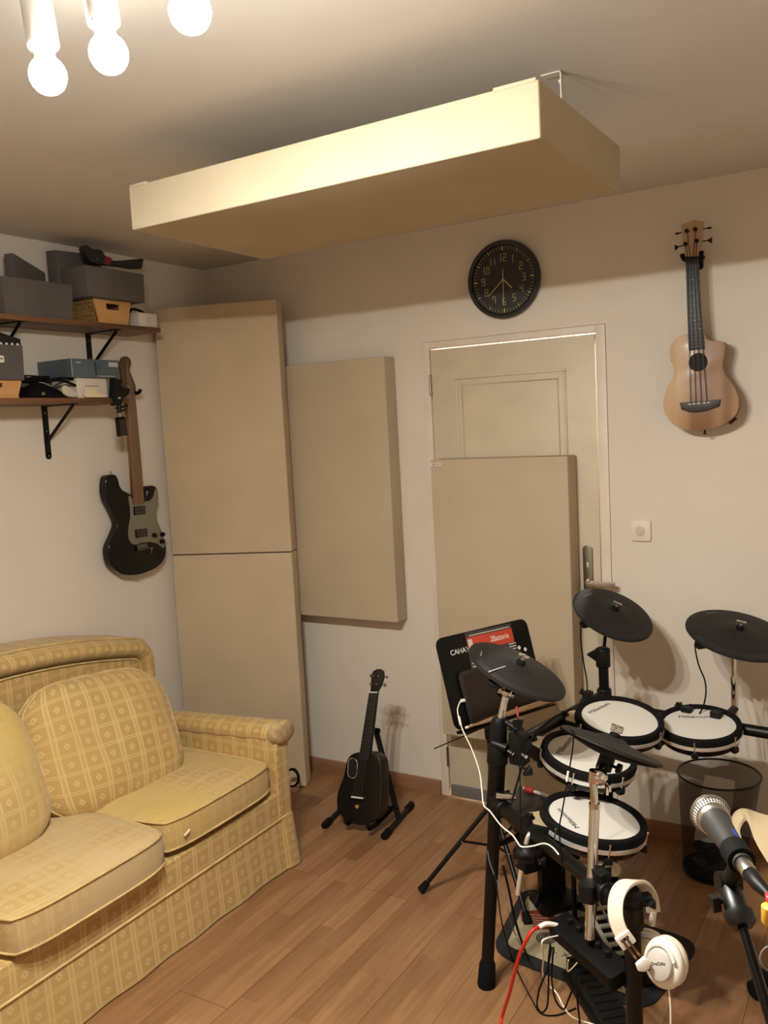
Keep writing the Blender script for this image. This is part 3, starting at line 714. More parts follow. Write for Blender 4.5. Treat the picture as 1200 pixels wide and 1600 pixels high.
# tall grey box standing turned behind it
zc = on(27, 396, 0, -2.97).z; pc = on(27, 396, 0, -2.97); pr_ = on(70, 424, 2, zc)
d1 = V((pr_.x-pc.x, pr_.y-pc.y, 0))
mb = MB(); e1 = V((-.3, .954, 0)); e2 = V((-.954, -.3, 0))
p0 = V((pc.x-.0, pc.y-.02, 0)); L1, L2 = .20, .04
b0 = [p0, p0+e1*L1, p0+e1*L1+e2*L2, p0+e2*L2]; zl = zA-.03
mb.hexa([V((p.x, p.y, ZT+.007)) for p in b0], [V((p.x, p.y, zc if i in (0, 3) else zc-.045)) for i, p in enumerate(b0)])
tag(mb.build('storage_box', M_greyfab, bevel=.003), 'tall grey felt box turned at an angle, poking up inside the low wide box', 'storage box', 'grey felt storage boxes')
mb = MB(); mb.hexa([(XW+.02, ya, zt-.09), (-3.0, ya, zt-.09), (-3.0, yb_+.05, zt-.09), (XW+.02, yb_+.05, zt-.09)], [(XW+.02, ya, zz_-.012), (-3.0, ya, zz_-.016), (-3.0, yb_+.05, zz_-.004), (XW+.02, yb_+.05, zz_-.004)])
tag(mb.build('storage_box', M_greyfab, bevel=.003), 'grey felt box standing upright inside the back of the large grey box', 'storage box', 'grey felt storage boxes')
# small white box near the shelf end
def carton(name, x1, y0, y1, z0, z1, x0, m, label, cat='box', group=None, skew=0):
    t = thing(name, ((x0+x1)/2, (y0+y1)/2, z0), label, cat, group)
    mb = MB(); mb.hexa([(x0, y0, z0), (x1, y0, z0), (x1, y1, z0), (x0, y1, z0)], [(x0, y0, z1), (x1, y0, z1), (x1, y1, z1), (x0, y1, z1)]); mb.build('carton', m, t, bevel=.0012)
    return t
M_carton = mat('white_card', (212, 202, 186), .6, var=.02)
ya, yb_ = on(217, 508, 2, ZT).y, on(246, 512, 0, -2.885).y; x1 = -2.885
zt_ = on(218, 488, 0, x1).z
wbx = carton('white_box', x1, on(218, 508, 0, x1).y, yb_, ZT+.0005, zt_, x1-.09, M_carton, 'small white card box with grey print at the end of the upper shelf')
Mf = frame((x1+.0004, (on(218, 508, 0, x1).y+yb_)/2, (ZT+zt_)/2), (1, 0, 0), (0, 1, 0))
mb = MB(Mf)
mb.box(-.014, .016, .008, .0105, 0, .0003); mb.box(-.012, .012, .001, .0018, 0, .0003); mb.box(-.012, .014, -.004, -.0034, 0, .0003); mb.box(-.012, .010, -.009, -.0084, 0, .0003)
mb.build('printed_lines', M_gtxt, wbx)
# black cable bits tucked behind it
def cable(name, label, pts, r, m, cat='cable', parent=None, n=8, res=7, group=None):
    P = [at(*p) if len(p) == 3 and not isinstance(p, V) else V(p) for p in pts]
    mb = MB(); mb.tube(catmull(P, res), r, n); o = mb.build(name, m, parent)
    if parent is None: tag(o, label, cat, group)
    return o
mb = MB(); base = V((-2.96, on(214, 490, 0, -2.9).y, ZT+.045))
mb.tube(catmull([base+V((0, -.02, -.040)), base+V((.02, 0, .03)), base+V((.03, .03, .035)), base+V((.045, .055, .02)), base+V((.02, .07, .004)), base+V((-.02, .05, -.040))], 6), .006, 8)
tag(mb.build('black_cable', M_rub), 'short black cable bent behind the small white box on the upper shelf', 'cable')
# folding strap lying on the large grey box
sm = thing('handle_tool', (-2.93, (y0+y1)/2, (zt+zt2)/2), 'black and red folded handle tool lying on top of the large grey box', 'handle tool')
xs = -2.90; gPl = V((xs, 0, 0))
def c2b(x, y): return (120+x/8.571, 380+y/8.571)
mb = MB(); mb.ppx([c2b(*p) for p in ((62, 60), (95, 30), (130, 55), (190, 90), (275, 90), (340, 165), (330, 285), (160, 262), (90, 150))], gPl, V((1, 0, 0)), -.018, .018, smooth=2); mb.build('jaw', mat('navy_black_plastic', (30, 28, 34), .4), sm, bevel=.004)
mb = MB(); mb.ppx([c2b(*p) for p in ((325, 160), (440, 205), (420, 300), (305, 285))], gPl, V((1, 0, 0)), -.016, .016); mb.build('red_collar', mat('dark_red_plastic_b', (128, 36, 38), .45), sm, bevel=.004)
mb = MB(); mb.ppx([c2b(*p) for p in ((420, 215), (480, 240), (620, 230), (850, 208), (872, 215), (845, 350), (700, 345), (560, 318), (420, 300))], gPl, V((1, 0, 0)), -.014, .014); mb.build('handle', MATS['navy_black_plastic'], sm, bevel=.006)
mb = MB(frame(onp(*c2b(230, 220), gPl, V((1, 0, 0)))+V((.018, 0, 0)), (1, 0, 0))); mb.lathe([(.0, 0), (.006, 0), (.005, .004), (0, .004)], 12); mb.build('rivet', M_steel, sm)

# lower shelf
x1 = -2.885
yr = on(36, 620, 0, x1).y; zbk = on(38, 595, 0, x1).z-ZL
basket(yr-.13, .26, XW+.02, x1, ZL, zbk, 'bamboo basket at the left of the lower shelf, under a grey box')
yg = on(40, 594, 0, x1+.01).y; zg0 = ZL+zbk+.001; zg1 = on(35, 540, 0, x1+.01).z
g2 = feltbox(XW+.02, x1+.012, yg-.27, yg, zg0, zg1, 'grey felt box with a white clip label on the lower shelf', .003)
q = on(0, 561, 0, x1+.013)
mb = MB(frame((x1+.0135, q.y-.012, q.z), (1, 0, 0), (0, 1, 0))); mb.prism(rrect(.055, .026, .006), 0, .003); lb_ = mb.build('clip_label', M_white, g2, bevel=.001)
mb = MB(frame((x1+.0167, q.y+.004, q.z+.001), (1, 0, 0), (0, 1, 0))); mb.box(-.008, .006, -.002, .003, 0, .0004); mb.build('label_print', M_gtxt, lb_)
# patterned box standing in it
pbx = thing('patterned_box', (-2.98, yg-.1, zg1-.04), 'black box with white geometric pattern sticking up out of the grey felt box', 'box')
P0 = on(32, 530, 0, -2.935); P1 = on(4, 522, 0, -2.935)
mb = MB(); mb.hexa([(-3.03, P0.y-.16, zg1-.05), (-2.935, P0.y-.16, zg1-.05), (-2.935, P0.y, zg1-.05), (-3.03, P0.y, zg1-.05)], [(-3.03, P0.y-.16, P1.z+.025), (-2.935, P0.y-.16, P1.z+.025), (-2.935, P0.y, P0.z), (-3.03, P0.y, P0.z)])
mb.build('carton', mat('black_card', (30, 27, 28), .5), pbx, bevel=.001)
mb = MB()
for i in range(6):
    yy = P0.y-.008-i*.024
    mb.add([(-2.9345, yy-.018, zg1+.002), (-2.9345, yy, zg1+.002), (-2.9345, yy-.002, zg1+.014), (-2.9345, yy-.010, zg1+.017)], [(0, 1, 2, 3)])
mb.build('white_pattern', M_white, pbx)
# white box under a blue-grey box
x1 = -2.885
yw0, yw1 = on(121, 618, 0, x1).y, on(168, 619, 0, x1).y; zw = on(121, 590, 0, x1).z
w2 = carton('white_box', x1, yw0, yw1, ZL+.0005, zw, x1-.15, M_carton, 'white card box on the lower shelf under the blue-grey box')
Mf = frame((x1+.0005, (yw0+yw1)/2, (ZL+zw)/2+.008), (1, 0, 0), (0, 1, 0)); mb = MB(Mf)
for i in range(9): mb.box(-.034+i*.0075, -.029+i*.0075, -.0015+.001*math.sin(i*2), .0025+.001*math.cos(i*3), 0, .0003)
mb.box(-.034, .034, -.0004, .0004, 0, .0003); mb.build('printed_lettering', M_gtxt, w2)
mb = MB(); mb.box(x1-.14, x1-.004, yw1+.001, yw1+.035, ZL+.0005, zw-.004); tag(mb.build('grey_box', mat('grey_card', (128, 120, 112), .7), bevel=.001), 'narrow grey card box squeezed between the white box and the shelf end', 'box')
x2 = -2.865; Y0 = on(112, 583, 0, x2).y; Y1 = on(187, 590, 0, x2).y; Z1 = (on(112, 555, 0, x2).z+on(188, 568, 0, x2).z)/2
bb_ = carton('blue_grey_box', x2, Y0, Y1, zw+.001, Z1, XW+.012, mat('blue_grey_card', (78, 92, 100), .3, var=.05), 'flat blue-grey product box lying on the white box of the lower shelf')
Mf = frame((x2+.0005, (Y0+Y1)/2, (zw+Z1)/2), (1, 0, 0), (0, 1, 0)); hw = (Y1-Y0)/2; hh = (Z1-zw)/2
mb = MB(Mf); mb.box(-hw+.001, -hw+.004, -hh+.002, hh-.002, 0, .0003); mb.box(hw*.55, hw*.95, hh*.25, hh*.75, 0, .0003); mb.box(hw*.1, hw*.8, -hh*.86, -hh*.78, 0, .0003); mb.box(-hw*.8, -hw*.6, hh*.55, hh*.66, 0, .0003); mb.build('pale_print', mat('pale_print', (176, 178, 172), .5), bb_)
mb = MB(Mf); mb.box(-.006, .004, -hh*.7, hh*.7, 0, .0004); mb.box(.014, .020, -hh*.1, hh*.4, 0, .0004); mb.build('dark_print', M_txt, bb_)
mb = MB(frame(((x2+XW)/2, Y0-.0005, (zw+Z1)/2), (0, -1, 0), (1, 0, 0))); mb.box(.045, .05, -hh+.002, hh-.002, 0, .0003); mb.box(.062, .066, -hh+.002, hh-.002, 0, .0003); mb.box(.075, .08, -hh+.002, hh-.002, 0, .0003); mb.build('olive_stripe', mat('olive_print', (84, 84, 50), .5), bb_)
# heap of black gear
hp_ = thing('camera_pouch', (-2.95, on(75, 618, 0, -2.9).y, ZL), 'black soft pouch with a silver clip lying on the lower shelf', 'pouch')
ya, yb_ = on(48, 618, 0, -2.89).y, on(104, 619, 0, -2.89).y
mb = MB(); nn = 9
vv = []; ff = []
for i in range(nn):
    for j in range(nn):
        u, v = i/(nn-1), j/(nn-1); e = (1-abs(2*u-1)**3)*(1-abs(2*v-1)**3)
        vv.append((-3.05+.165*u, ya+(yb_-ya)*v, ZL+.004+.055*e**.5+.008*math.sin(9*u+5*v)*e))
for i in range(nn-1):
    for j in range(nn-1): ff.append((i*nn+j, (i+1)*nn+j, (i+1)*nn+j+1, i*nn+j+1))
k0 = len(vv); vv += [(v[0], v[1], ZL+.0005) for v in vv]
ff += [tuple(k0+q for q in f[::-1]) for f in ff[:]]
for i in range(nn-1):
    for a, b in ((i*nn, (i+1)*nn), ((i+1)*nn+nn-1, i*nn+nn-1), (i+1, i), ((nn-1)*nn+i, (nn-1)*nn+i+1)): ff.append((b, a, k0+a, k0+b))
mb.add(vv, ff, True); mb.build('pouch_body', M_rub, hp_)
mb = MB(); q = on(68, 615, 0, -2.885); mb.box(-2.893, -2.885, q.y-.008, q.y+.008, q.z-.006, q.z+.006); mb.build('silver_clip', M_darkchrome, hp_, bevel=.0015)
mb = MB(); rnd = random.Random(3); yc_ = on(62, 590, 0, -2.93).y
for k in range(8):
    pts = []; a0 = rnd.random()*6
    for i in range(6): a = a0+i*1.05; pts.append((-2.97+.05*math.cos(a)*rnd.uniform(.6, 1.1), yc_+.075*math.sin(a)*rnd.uniform(.5, 1.1), ZL+.068+rnd.uniform(0, .022)))
    mb.tube(catmull(pts, 5, True), .0032, 6, closed=True)
q0 = V((-2.93, yc_+.02, ZL+.07))
mb.tube(catmull([q0, q0+V((.03, .06, .0)), q0+V((.04, .12, -.02)), q0+V((.035, .155, -.035))], 5), .005, 6); mb.tube(catmull([q0, q0+V((.02, .07, .012)), q0+V((.03, .13, .002)), q0+V((.03, .17, -.015))], 5), .004, 6)
tag(mb.build('cable_tangle', M_rub), 'tangle of thin black cables heaped on the pouch of the lower shelf', 'cable tangle')
mb = MB(); q = on(98, 610, 0, -2.88); q2 = on(122, 619, 0, -2.88)
mb.ppx([(97, 604), (104, 603), (116, 611), (122, 619.5), (108, 620), (99, 615)], V((-2.876, 0, 0)), V((1, 0, 0)), -.006, .004, smooth=2); tag(mb.build('white_clip', mat('ivory_plastic', (196, 188, 166), .45), bevel=.0015), 'ivory plastic clip at the front edge of the lower shelf beside the black pouch', 'clip')
mb = MB(); mb.ppx([(131, 619), (134, 606), (150, 607), (153, 614), (165, 617), (164, 620.5), (140, 621)], V((-2.874, 0, 0)), V((1, 0, 0)), -.004, .006, smooth=2); tag(mb.build('plastic_bracket', mat('cream_plastic', (222, 206, 170), .45), bevel=.0015), 'cream plastic bracket lying in front of the white box on the lower shelf', 'plastic bracket')
# clamp with a hanging pocket recorder
cm = thing('clamp_mount', (-2.90, 2.66, 1.86), 'black clamp mount on the end of the lower shelf, a small device hanging below', 'clamp')
cmP = V((-2.868, 0, 0))
mb = MB(); mb.ppx([(176, 591), (188, 594), (186, 602), (200, 610), (198, 618), (190, 622), (186, 634), (178, 634), (175, 618)], cmP, gN, -.02, .012); mb.build('clamp_jaw', M_blk, cm, bevel=.003)
mb = MB(); mb.tube([on(187, 630, 0, -2.865), on(186, 638, 0, -2.865), on(187, 645, 0, -2.865)], [.008, .010, .007], 12); mb.tube([on(181, 638, 0, -2.865), on(199, 634, 0, -2.865)], .005, 8); mb.tube([on(183, 644, 0, -2.865), on(196, 640, 0, -2.865)], .004, 8); mb.build('ball_joint', M_blk, cm)
mb = MB(); q = on(186, 622, 0, -2.855); mb.box(q.x-.002, q.x+.003, q.y-.007, q.y+.007, q.z-.004, q.z+.004); mb.tube([on(187, 645, 0, -2.865), on(187.5, 652, 0, -2.865)], .0025, 8); mb.build('silver_screw', M_chrome, cm)
mb = MB(); mb.ppx([(183, 655), (184, 652), (193, 650.5), (194.5, 653), (198.5, 680), (186, 682)], cmP, gN, -.014, .006); dv = mb.build('hanging_device', M_blkm, cm, bevel=.002)
mb = MB(); mb.ppx([(184.3, 656.5), (193.6, 655), (197.2, 678.5), (187, 680)], cmP, gN, .0062, .0068); mb.build('screen', mat('dark_screen', (44, 40, 38), .15), dv)

# ================================================================== SOFA
sofa = thing('sofa', (-2.56, 1.76, 0), 'old gold plaid two-seat sofa with rolled arm standing against the left wall', 'sofa')
SY0, SY1 = .98, 2.632                      # outer ends
FX = -2.105                                # front rail
mb = MB(); mb.box(-3.02, FX, SY0+.02, SY1-.02, .03, .306); mb.build('base_rail', M_plaid, sofa, bevel=.012, seg=3)
# skirt: slightly flared cloth with box pleats at the corners
def skirt(pts, z0, z1, flare, name):
    """pts: list of (x, y, nx, ny)"""
    vv = []; n = len(pts); rows = 6
    for r in range(rows+1):
        k = r/rows
        for i, (x, y, nx, ny) in enumerate(pts):
            wv = .004*math.sin(i*.9)*k
            vv.append((x+nx*(flare*k+wv), y+ny*(flare*k+wv), z1+(z0-z1)*k))
    fs = [(r*n+i, (r+1)*n+i, (r+1)*n+i+1, r*n+i+1) for r in range(rows) for i in range(n-1)]
    # inside face for thickness
    o = len(vv)
    for r in range(rows+1):
        for i, (x, y, nx, ny) in enumerate(pts):
            p = vv[r*n+i]; vv.append((p[0]-nx*.004, p[1]-ny*.004, p[2]))
    fs += [tuple(o+q for q in f[::-1]) for f in fs]
    for i in range(n-1): fs += [(rows*n+i, o+rows*n+i, o+rows*n+i+1, rows*n+i+1), (i+1, o+i+1, o+i, i)]
    uvs = []; L = 0; acc = [0]
    for i in range(1, n): acc.append(acc[-1]+math.hypot(pts[i][0]-pts[i-1][0], pts[i][1]-pts[i-1][1]))
    for _ in range(2):
        for r in range(rows+1):
            for i in range(n): uvs.append((acc[i], -(z1-z0)*r/rows))
    mb = MB(); mb.add(vv, fs, True, uvs=uvs); return mb.build(name, M_plaid, sofa)
fr = []
for i in range(46): fr.append((FX+.006, SY0+(SY1-SY0-.03)*i/45, 1, 0))
skirt(fr, .006, .205, .016, 'front_skirt')
cn_ = [(FX+.004, SY1-.075, 1, 0), (FX+.010, SY1-.045, 1, 0), (FX+.016, SY1-.02, 1, .3), (FX+.012, SY1+.002, .7, .7), (FX-.005, SY1+.010, .3, 1)]
cn_ += [(FX-.02-.86*i/16, SY1+.006, 0, 1) for i in range(17)]
skirt(cn_, .005, .207, .022, 'side_skirt')
mb = MB(); mb.tube([(FX+.008, SY0, .206), (FX+.008, SY1-.02, .206), (FX+.004, SY1+.006, .206), (-2.98, SY1+.006, .206)], .0045, 8); mb.build('skirt_piping', M_piping, sofa)
# back: slab with arched crown and rounded corners, a padded border round a sunk panel
def zback(y): return .962-.085*((y-1.79)/.73)**2
def arch(inset, n=18, lo=.25):
    o = []; y0, y1 = SY0+.01+inset, SY1+.02-inset; rc = max(.09-inset*.4, .02)
    zt0 = lambda y: zback(y)-inset
    o.append((y1, lo))
    for k in range(6): a = PI/2*k/5; o.append((y1-rc+rc*math.cos(a), zt0(y1-rc)-rc+rc*math.sin(a)))
    for k in range(1, n): y = y1-rc-(y1-y0-2*rc)*k/n; o.append((y, zt0(y)))
    for k in range(6): a = PI/2+PI/2*k/5; o.append((y0+rc+rc*math.cos(a), zt0(y0+rc)-rc+rc*math.sin(a)))
    o.append((y0, lo)); return o
o_ = arch(0); mb = MB(Matrix(((0, 0, 1, 0), (1, 0, 0, 0), (0, 1, 0, 0), (0, 0, 0, 1)))); mb.prism(o_, -3.06, -2.83); mb.build('back_panel', M_plaid, sofa, bevel=.028, seg=4)
ctr = arch(.045, lo=.30)
def pad_border(a, b, x0, bulge, name):
    """padded strip between two outlines, bulging out"""
    n = len(a); vv = []; uvs = []; rows = 8; acc = [0]
    for i in range(1, n): acc.append(acc[-1]+math.hypot(a[i][0]-a[i-1][0], a[i][1]-a[i-1][1]))
    for r in range(rows+1):
        t = r/rows
        for i in range(n):
            y = a[i][0]+(b[i][0]-a[i][0])*t; z = a[i][1]+(b[i][1]-a[i][1])*t
            vv.append((x0+bulge*math.sin(PI*t)**.6, y, z)); uvs.append((acc[i], t*.11))
    fs = [(r*n+i, (r+1)*n+i, (r+1)*n+i+1, r*n+i+1) for r in range(rows) for i in range(n-1)]
    mb = MB(); mb.add(vv, fs, True, uvs=uvs); return mb.build(name, M_plaid, sofa)
pad_border(arch(.004, lo=.32), arch(.085, lo=.32), -2.835, .055, 'back_border')
mb = MB(Matrix(((0, 0, 1, 0), (1, 0, 0, 0), (0, 1, 0, 0), (0, 0, 0, 1)))); mb.prism(arch(.083, lo=.32), -2.90, -2.812); mb.build('back_inset', M_plaid, sofa, bevel=.006)
mb = MB(); mb.tube([V((-2.810, y, z)) for y, z in arch(.086, lo=.32)], .0045, 8); mb.tube([V((-2.845, y, z)) for y, z in arch(.0, lo=.3)], .005, 8); mb.build('back_piping', M_piping, sofa)
# arms
for sg, nm in ((1, 'arm'), (-1, 'arm')):
    yin, yo = (SY1-.072, SY1+.0) if sg > 0 else (SY0+.072, SY0)
    mb = MB()
    yl, yh = min(yin, yo), max(yin, yo)
    mb.hexa([(-2.95, yl, .2), (FX-.012, yl, .2), (FX-.012, yh, .2), (-2.95, yh, .2)], [(-2.95, yl, .50), (FX-.012, yl, .555), (FX-.012, yh, .555), (-2.95, yh, .50)])
    arm = mb.build('arm_front', M_plaid, sofa, bevel=.014, seg=3)
    # rolled top as one lofted roll, a bit fatter at the front
    yc = (yl+yh)/2+.018*sg; prof = []; vv = []; uvs = []
    nx = 14; na = 20
    for i in range(nx+1):
        x = -2.93+(FX+.022+2.93)*i/nx; rr = .050+.002*math.sin(3*i); zc_ = .492+.050*i/nx
        rr *= (1 if 0 < i < nx else .0) if i in (nx,) else 1
        for k in range(na):
            a = 2*PI*k/na; vv.append((x, yc+rr*1.25*math.cos(a), zc_+rr*.86*math.sin(a))); uvs.append((x, a*.065))
    fs = [(i*na+k, (i+1)*na+k, (i+1)*na+(k+1) % na, i*na+(k+1) % na) for i in range(nx) for k in range(na)]
    if sg < 0: pass
    mb = MB(); mb.add(vv, fs, True, uvs=uvs); mb.build('arm_roll', M_plaid, sofa)
    # worn rounded front of the roll
    mb = MB(frame((FX+.006, yc, .542), (1, 0, 0), (0, 1, 0))); mb.lathe([(.062, -.03), (.067, -.01), (.062, .010), (.042, .019), (0, .021)], 24)
    for i, p in enumerate(mb.v): mb.v[i] = V((p.x, p.y, .542+(p.z-.542)*.72))
    mb.build('worn_arm_end', mat('worn_fabric', (176, 150, 108), .95, var=.12, vscale=40, bump=.6, bscale=160), sofa)
    # front facing of the arm bulging down to the skirt
    mb = MB(frame((FX-.004, (yl+yh)/2, 0), (1, 0, 0), (0, 1, 0))); mb.prism([(-.036, .2), (.04, .2), (.044, .35), (.038, .44), (.05, .50), (-.02, .53), (-.036, .46)], -.02, .012); mb.build('arm_facing', M_plaid, sofa, bevel=.008, seg=3)

def cushion(M, sx, sy, t, edge, m, name, label, group, pipe=True, k=.2, sag=0., seed=1, zip_=False, uvo=(0, 0), pipe_m=None):
    rnd = random.Random(seed); n = 22
    P = M.translation
    o = thing(name, P, label, 'cushion', group)
    ph = [rnd.uniform(0, 6) for _ in range(6)]
    def sh(u, v, s):
        x = sx/2*u*(1-k*.34*v**6-k*.06*v*v); y = sy/2*v*(1-k*.34*u**6-k*.06*u*u)
        e = max(0, (1-abs(u)**3.2)*(1-abs(v)**3.2))**.55
        z = s*(edge/2+(t-edge)/2*e)
        z += e*.006*math.sin(5*u+ph[0])*math.cos(4*v+ph[1])+e*.003*math.sin(11*u+7*v+ph[2])
        z -= sag*(1-u*u)*(1-v*v)
        return V((x, y, z))
    vv = []; uvs = []; fs = []
    for s in (1, -1):
        b = len(vv)
        for i in range(n+1):
            for j in range(n+1):
                u, v = 2*i/n-1, 2*j/n-1; vv.append(sh(u, v, s)); uvs.append((uvo[0]+sx/2*u, uvo[1]+sy/2*v))
        for i in range(n):
            for j in range(n):
                q = (b+i*(n+1)+j, b+(i+1)*(n+1)+j, b+(i+1)*(n+1)+j+1, b+i*(n+1)+j+1); fs.append(q if s > 0 else q[::-1])
    # boxing strip
    per = [(i, 0) for i in range(n)]+[(n, j) for j in range(n)]+[(i, n) for i in range(n, 0, -1)]+[(0, j) for j in range(n, 0, -1)]
    b = len(vv); L = 0; pr = None; m_ = len(per)
    for q, (i, j) in enumerate(per+[per[0]]):
        u, v = 2*i/n-1, 2*j/n-1; a = sh(u, v, 1); c = sh(u, v, -1)
        if pr is not None: L += (a-pr).length
        pr = a; mid = (a+c)/2; out = V((u, v, 0)).normalized()*.006
        for r_, p in enumerate((a, mid+out, c)): vv.append(p); uvs.append((L, -edge*r_/2))
    for q in range(m_):
        for r_ in range(2): fs.append((b+q*3+r_, b+q*3+r_+1, b+(q+1)*3+r_+1, b+(q+1)*3+r_))
    mb = MB(M); mb.add(vv, fs, True, uvs=uvs); cv = mb.build('cushion_cover', m, o, allsmooth=True)
    bmx = bmesh.new(); bmx.from_mesh(cv.data); bmesh.ops.recalc_face_normals(bmx, faces=bmx.faces); bmx.to_mesh(cv.data); bmx.free()
    for s in (1, -1):
        mb = MB(M); mb.tube([sh(2*i/n-1, 2*j/n-1, s) + V((2*i/n-1, 2*j/n-1, 0)).normalized()*.002 for i, j in per], .0038, 8, closed=True); mb.build('piping', pipe_m or M_piping, o)
    return o, sh
# seat cushions
Mseat = Matrix.Translation((-2.425, 2.262, .376)) @ Matrix.Rotation(math.radians(-1.2), 4, 'Y')
o, sh = cushion(Mseat, .655, .592, .138, .098, M_plaid_yel, 'seat_cushion', 'yellow gold seat cushion at the arm end of the sofa, its cover partly unzipped', 'sofa seat cushions', seed=2, uvo=(.3, .2))
p = Mseat @ V((.327, -.22, -.01)); mb = MB(); mb.tube(catmull([p+V((.004, 0, 0)), p+V((.008, .01, .004)), p+V((.007, .024, .012))], 4), .0032, 6); mb.build('zip_tag', M_white, o)
Mseat2 = Matrix.Translation((-2.402, 1.662, .373)) @ Matrix.Rotation(math.radians(-.6), 4, 'Y') @ Matrix.Rotation(math.radians(-.8), 4, 'Z')
cushion(Mseat2, .68, .60, .14, .10, M_plaid_fade, 'seat_cushion', 'faded beige seat cushion at the near left of the sofa', 'sofa seat cushions', seed=5, uvo=(.1, .5))
Mseat3 = Matrix.Translation((-2.405, 1.17, .368))
# back cushions leaning on the back
def lean(P, tilt, roll, turn=0):
    n = V((math.cos(math.radians(tilt)), 0, math.sin(math.radians(tilt))))
    n = Matrix.Rotation(math.radians(turn), 3, 'Z') @ n
    M = frame(P, n, (0, 1, 0)); return M @ Matrix.Rotation(math.radians(roll), 4, 'Z')
cushion(lean((-2.555, 2.130, .605), 24, -6, -4), .62, .50, .21, .04, M_plaid, 'back_cushion', 'plump gold plaid back cushion leaning in the arm end of the sofa', 'sofa back cushions', k=.48, seed=9, uvo=(.02, .03))
cushion(lean((-2.545, 1.50, .64), 22, 2, 3), .66, .54, .23, .04, M_plaid_yel, 'back_cushion', 'gold back cushion at the left edge of the photo, nearest the camera', 'sofa back cushions', k=.5, seed=12, uvo=(.1, .2))

# black cable loop on the floor
q = on(457, 1215, 1, 3.13); mb = MB(frame(V((q.x, q.y, max(q.z, .046))), (.25, -.95, .2), (1, 0, 0)))
mb.tube([(.034*math.cos(a), .040*math.sin(a), .004*math.sin(3*a)) for a in [2*PI*i/36 for i in range(36)]], .0045, 8, closed=True)
mb.tube([(.032*math.cos(a), .037*math.sin(a), .009+.003*math.sin(2*a)) for a in [2*PI*i/36 for i in range(36)]], .0038, 8, closed=True)
tag(mb.build('cable_loop', M_rub), 'loop of black cable on the floor at the foot of the corner panels', 'cable')

# ================================================================== travel guitar on its stand
tN = V((.0, -.972, .235)); tN.normalize(); tP = onp(562, 1289, V((0, 2.93, 0)), V((0, 1, 0)))
def t5(x, y): return (480+x/5.16, 1020+y/5.16)
tgt = thing('travel_guitar', (tP.x, tP.y+.04, .06), 'small black four-string travel guitar with an oval hole, standing on a black stand', 'guitar')
M_carbon = mat('black_carbon', (17, 15, 14), .36, var=.15, vscale=60)
ob_ = [t5(*p) for p in ((430, 803), (500, 806), (550, 822), (585, 862), (598, 930), (600, 1020), (600, 1120), (597, 1220), (580, 1300), (540, 1352), (480, 1383), (410, 1391), (340, 1370), (280, 1325), (243, 1260), (236, 1190), (246, 1110), (280, 1025), (300, 950), (312, 885), (340, 832), (385, 808))]
mb = MB(); mb.ppx(ob_, tP, tN, -.066, 0, smooth=4); mb.build('body', M_carbon, tgt, bevel=.008, seg=4)
mb = MB(); mb.ppx([t5(*p) for p in ((504, 318), (568, 318), (500, 868), (418, 868))], tP, tN, .0005, .006); fb = mb.build('fingerboard', M_fret, tgt, bevel=.0008)
frets(fb, t5(504, 318), t5(568, 318), t5(418, 868), t5(500, 868), 16, tP, tN, .0062)
mb = MB(); mb.ppx([t5(*p) for p in ((506, 316), (566, 316), (508, 815), (426, 815))], tP, tN, -.016, .0006); mb.build('neck', M_carbon, tgt, bevel=.004)
mb = MB(); mb.ppx([t5(*p) for p in ((510, 318), (516, 255), (517, 195), (530, 150), (560, 131), (590, 131), (613, 150), (616, 200), (598, 262), (566, 318))], tP, tN, -.012, .002); hk = mb.build('headstock', M_carbon, tgt, bevel=.002)
mb = MB(); mb.ppx([t5(*p) for p in ((502, 314), (570, 314), (569, 323), (503, 323))], tP, tN, .002, .0085); mb.build('nut', M_white, tgt)
for (a, b), (c_, d) in (((540, 185), (507, 182)), ((583, 188), (636, 192)), ((526, 248), (505, 250)), ((566, 253), (622, 260))):
    mb = MB(); p = onp(*t5(a, b), tP, tN); q = onp(*t5(c_, d), tP, tN)-tN*.006; mb.cyl(p, p+tN*.010, .0036, 12); mb.tube([p-tN*.006, q], .002, 8); mb.ball(q, .006, 12, sz=1.4); mb.build('tuning_peg', M_darkchrome, hk)
cz = onp(*t5(367, 930), tP, tN); ex = (onp(*t5(404, 930), tP, tN)-onp(*t5(330, 930), tP, tN)); ey = (onp(*t5(362, 850), tP, tN)-onp(*t5(372, 1010), tP, tN))
Mh = frame(cz+tN*.0008, tN, V((1, 0, .03)))
wq, hq = ex.length, ey.length
mb = MB(Mh); mb.prism(rrect(wq, hq, wq*.48, 8), -.001, .0004); hb = mb.build('sound_hole', mat('deep_black', (6, 6, 6), .8), tgt)
mb = MB(Mh); mb.tube([V((x, y, .0006)) for x, y in rrect(wq, hq, wq*.48, 8)], .0018, 6, closed=True); mb.build('chrome_ring', M_chrome, hb)
mb = MB(); mb.ppx([t5(*p) for p in ((362, 1154), (455, 1166), (455, 1176), (362, 1165))], tP, tN, 0, .008); mb.build('bridge_saddle', M_white, tgt)
mb = MB(); mb.ppx([t5(*p) for p in ((350, 1166), (466, 1178), (470, 1200), (345, 1188))], tP, tN, 0, .005); mb.build('bridge', M_blkm, tgt, bevel=.001)
mb = MB()
mb.ppx([t5(*p) for p in ((402, 1224), (415, 1246), (402, 1258), (389, 1246))], tP, tN, .0003, .0012); mb.ppx([t5(*p) for p in ((390, 1224), (398, 1230), (386, 1244))], tP, tN, .0003, .0012); mb.ppx([t5(*p) for p in ((414, 1224), (406, 1230), (418, 1244))], tP, tN, .0003, .0012)
mb.build('gold_emblem', mat('gold_print', (176, 140, 60), .4), tgt)
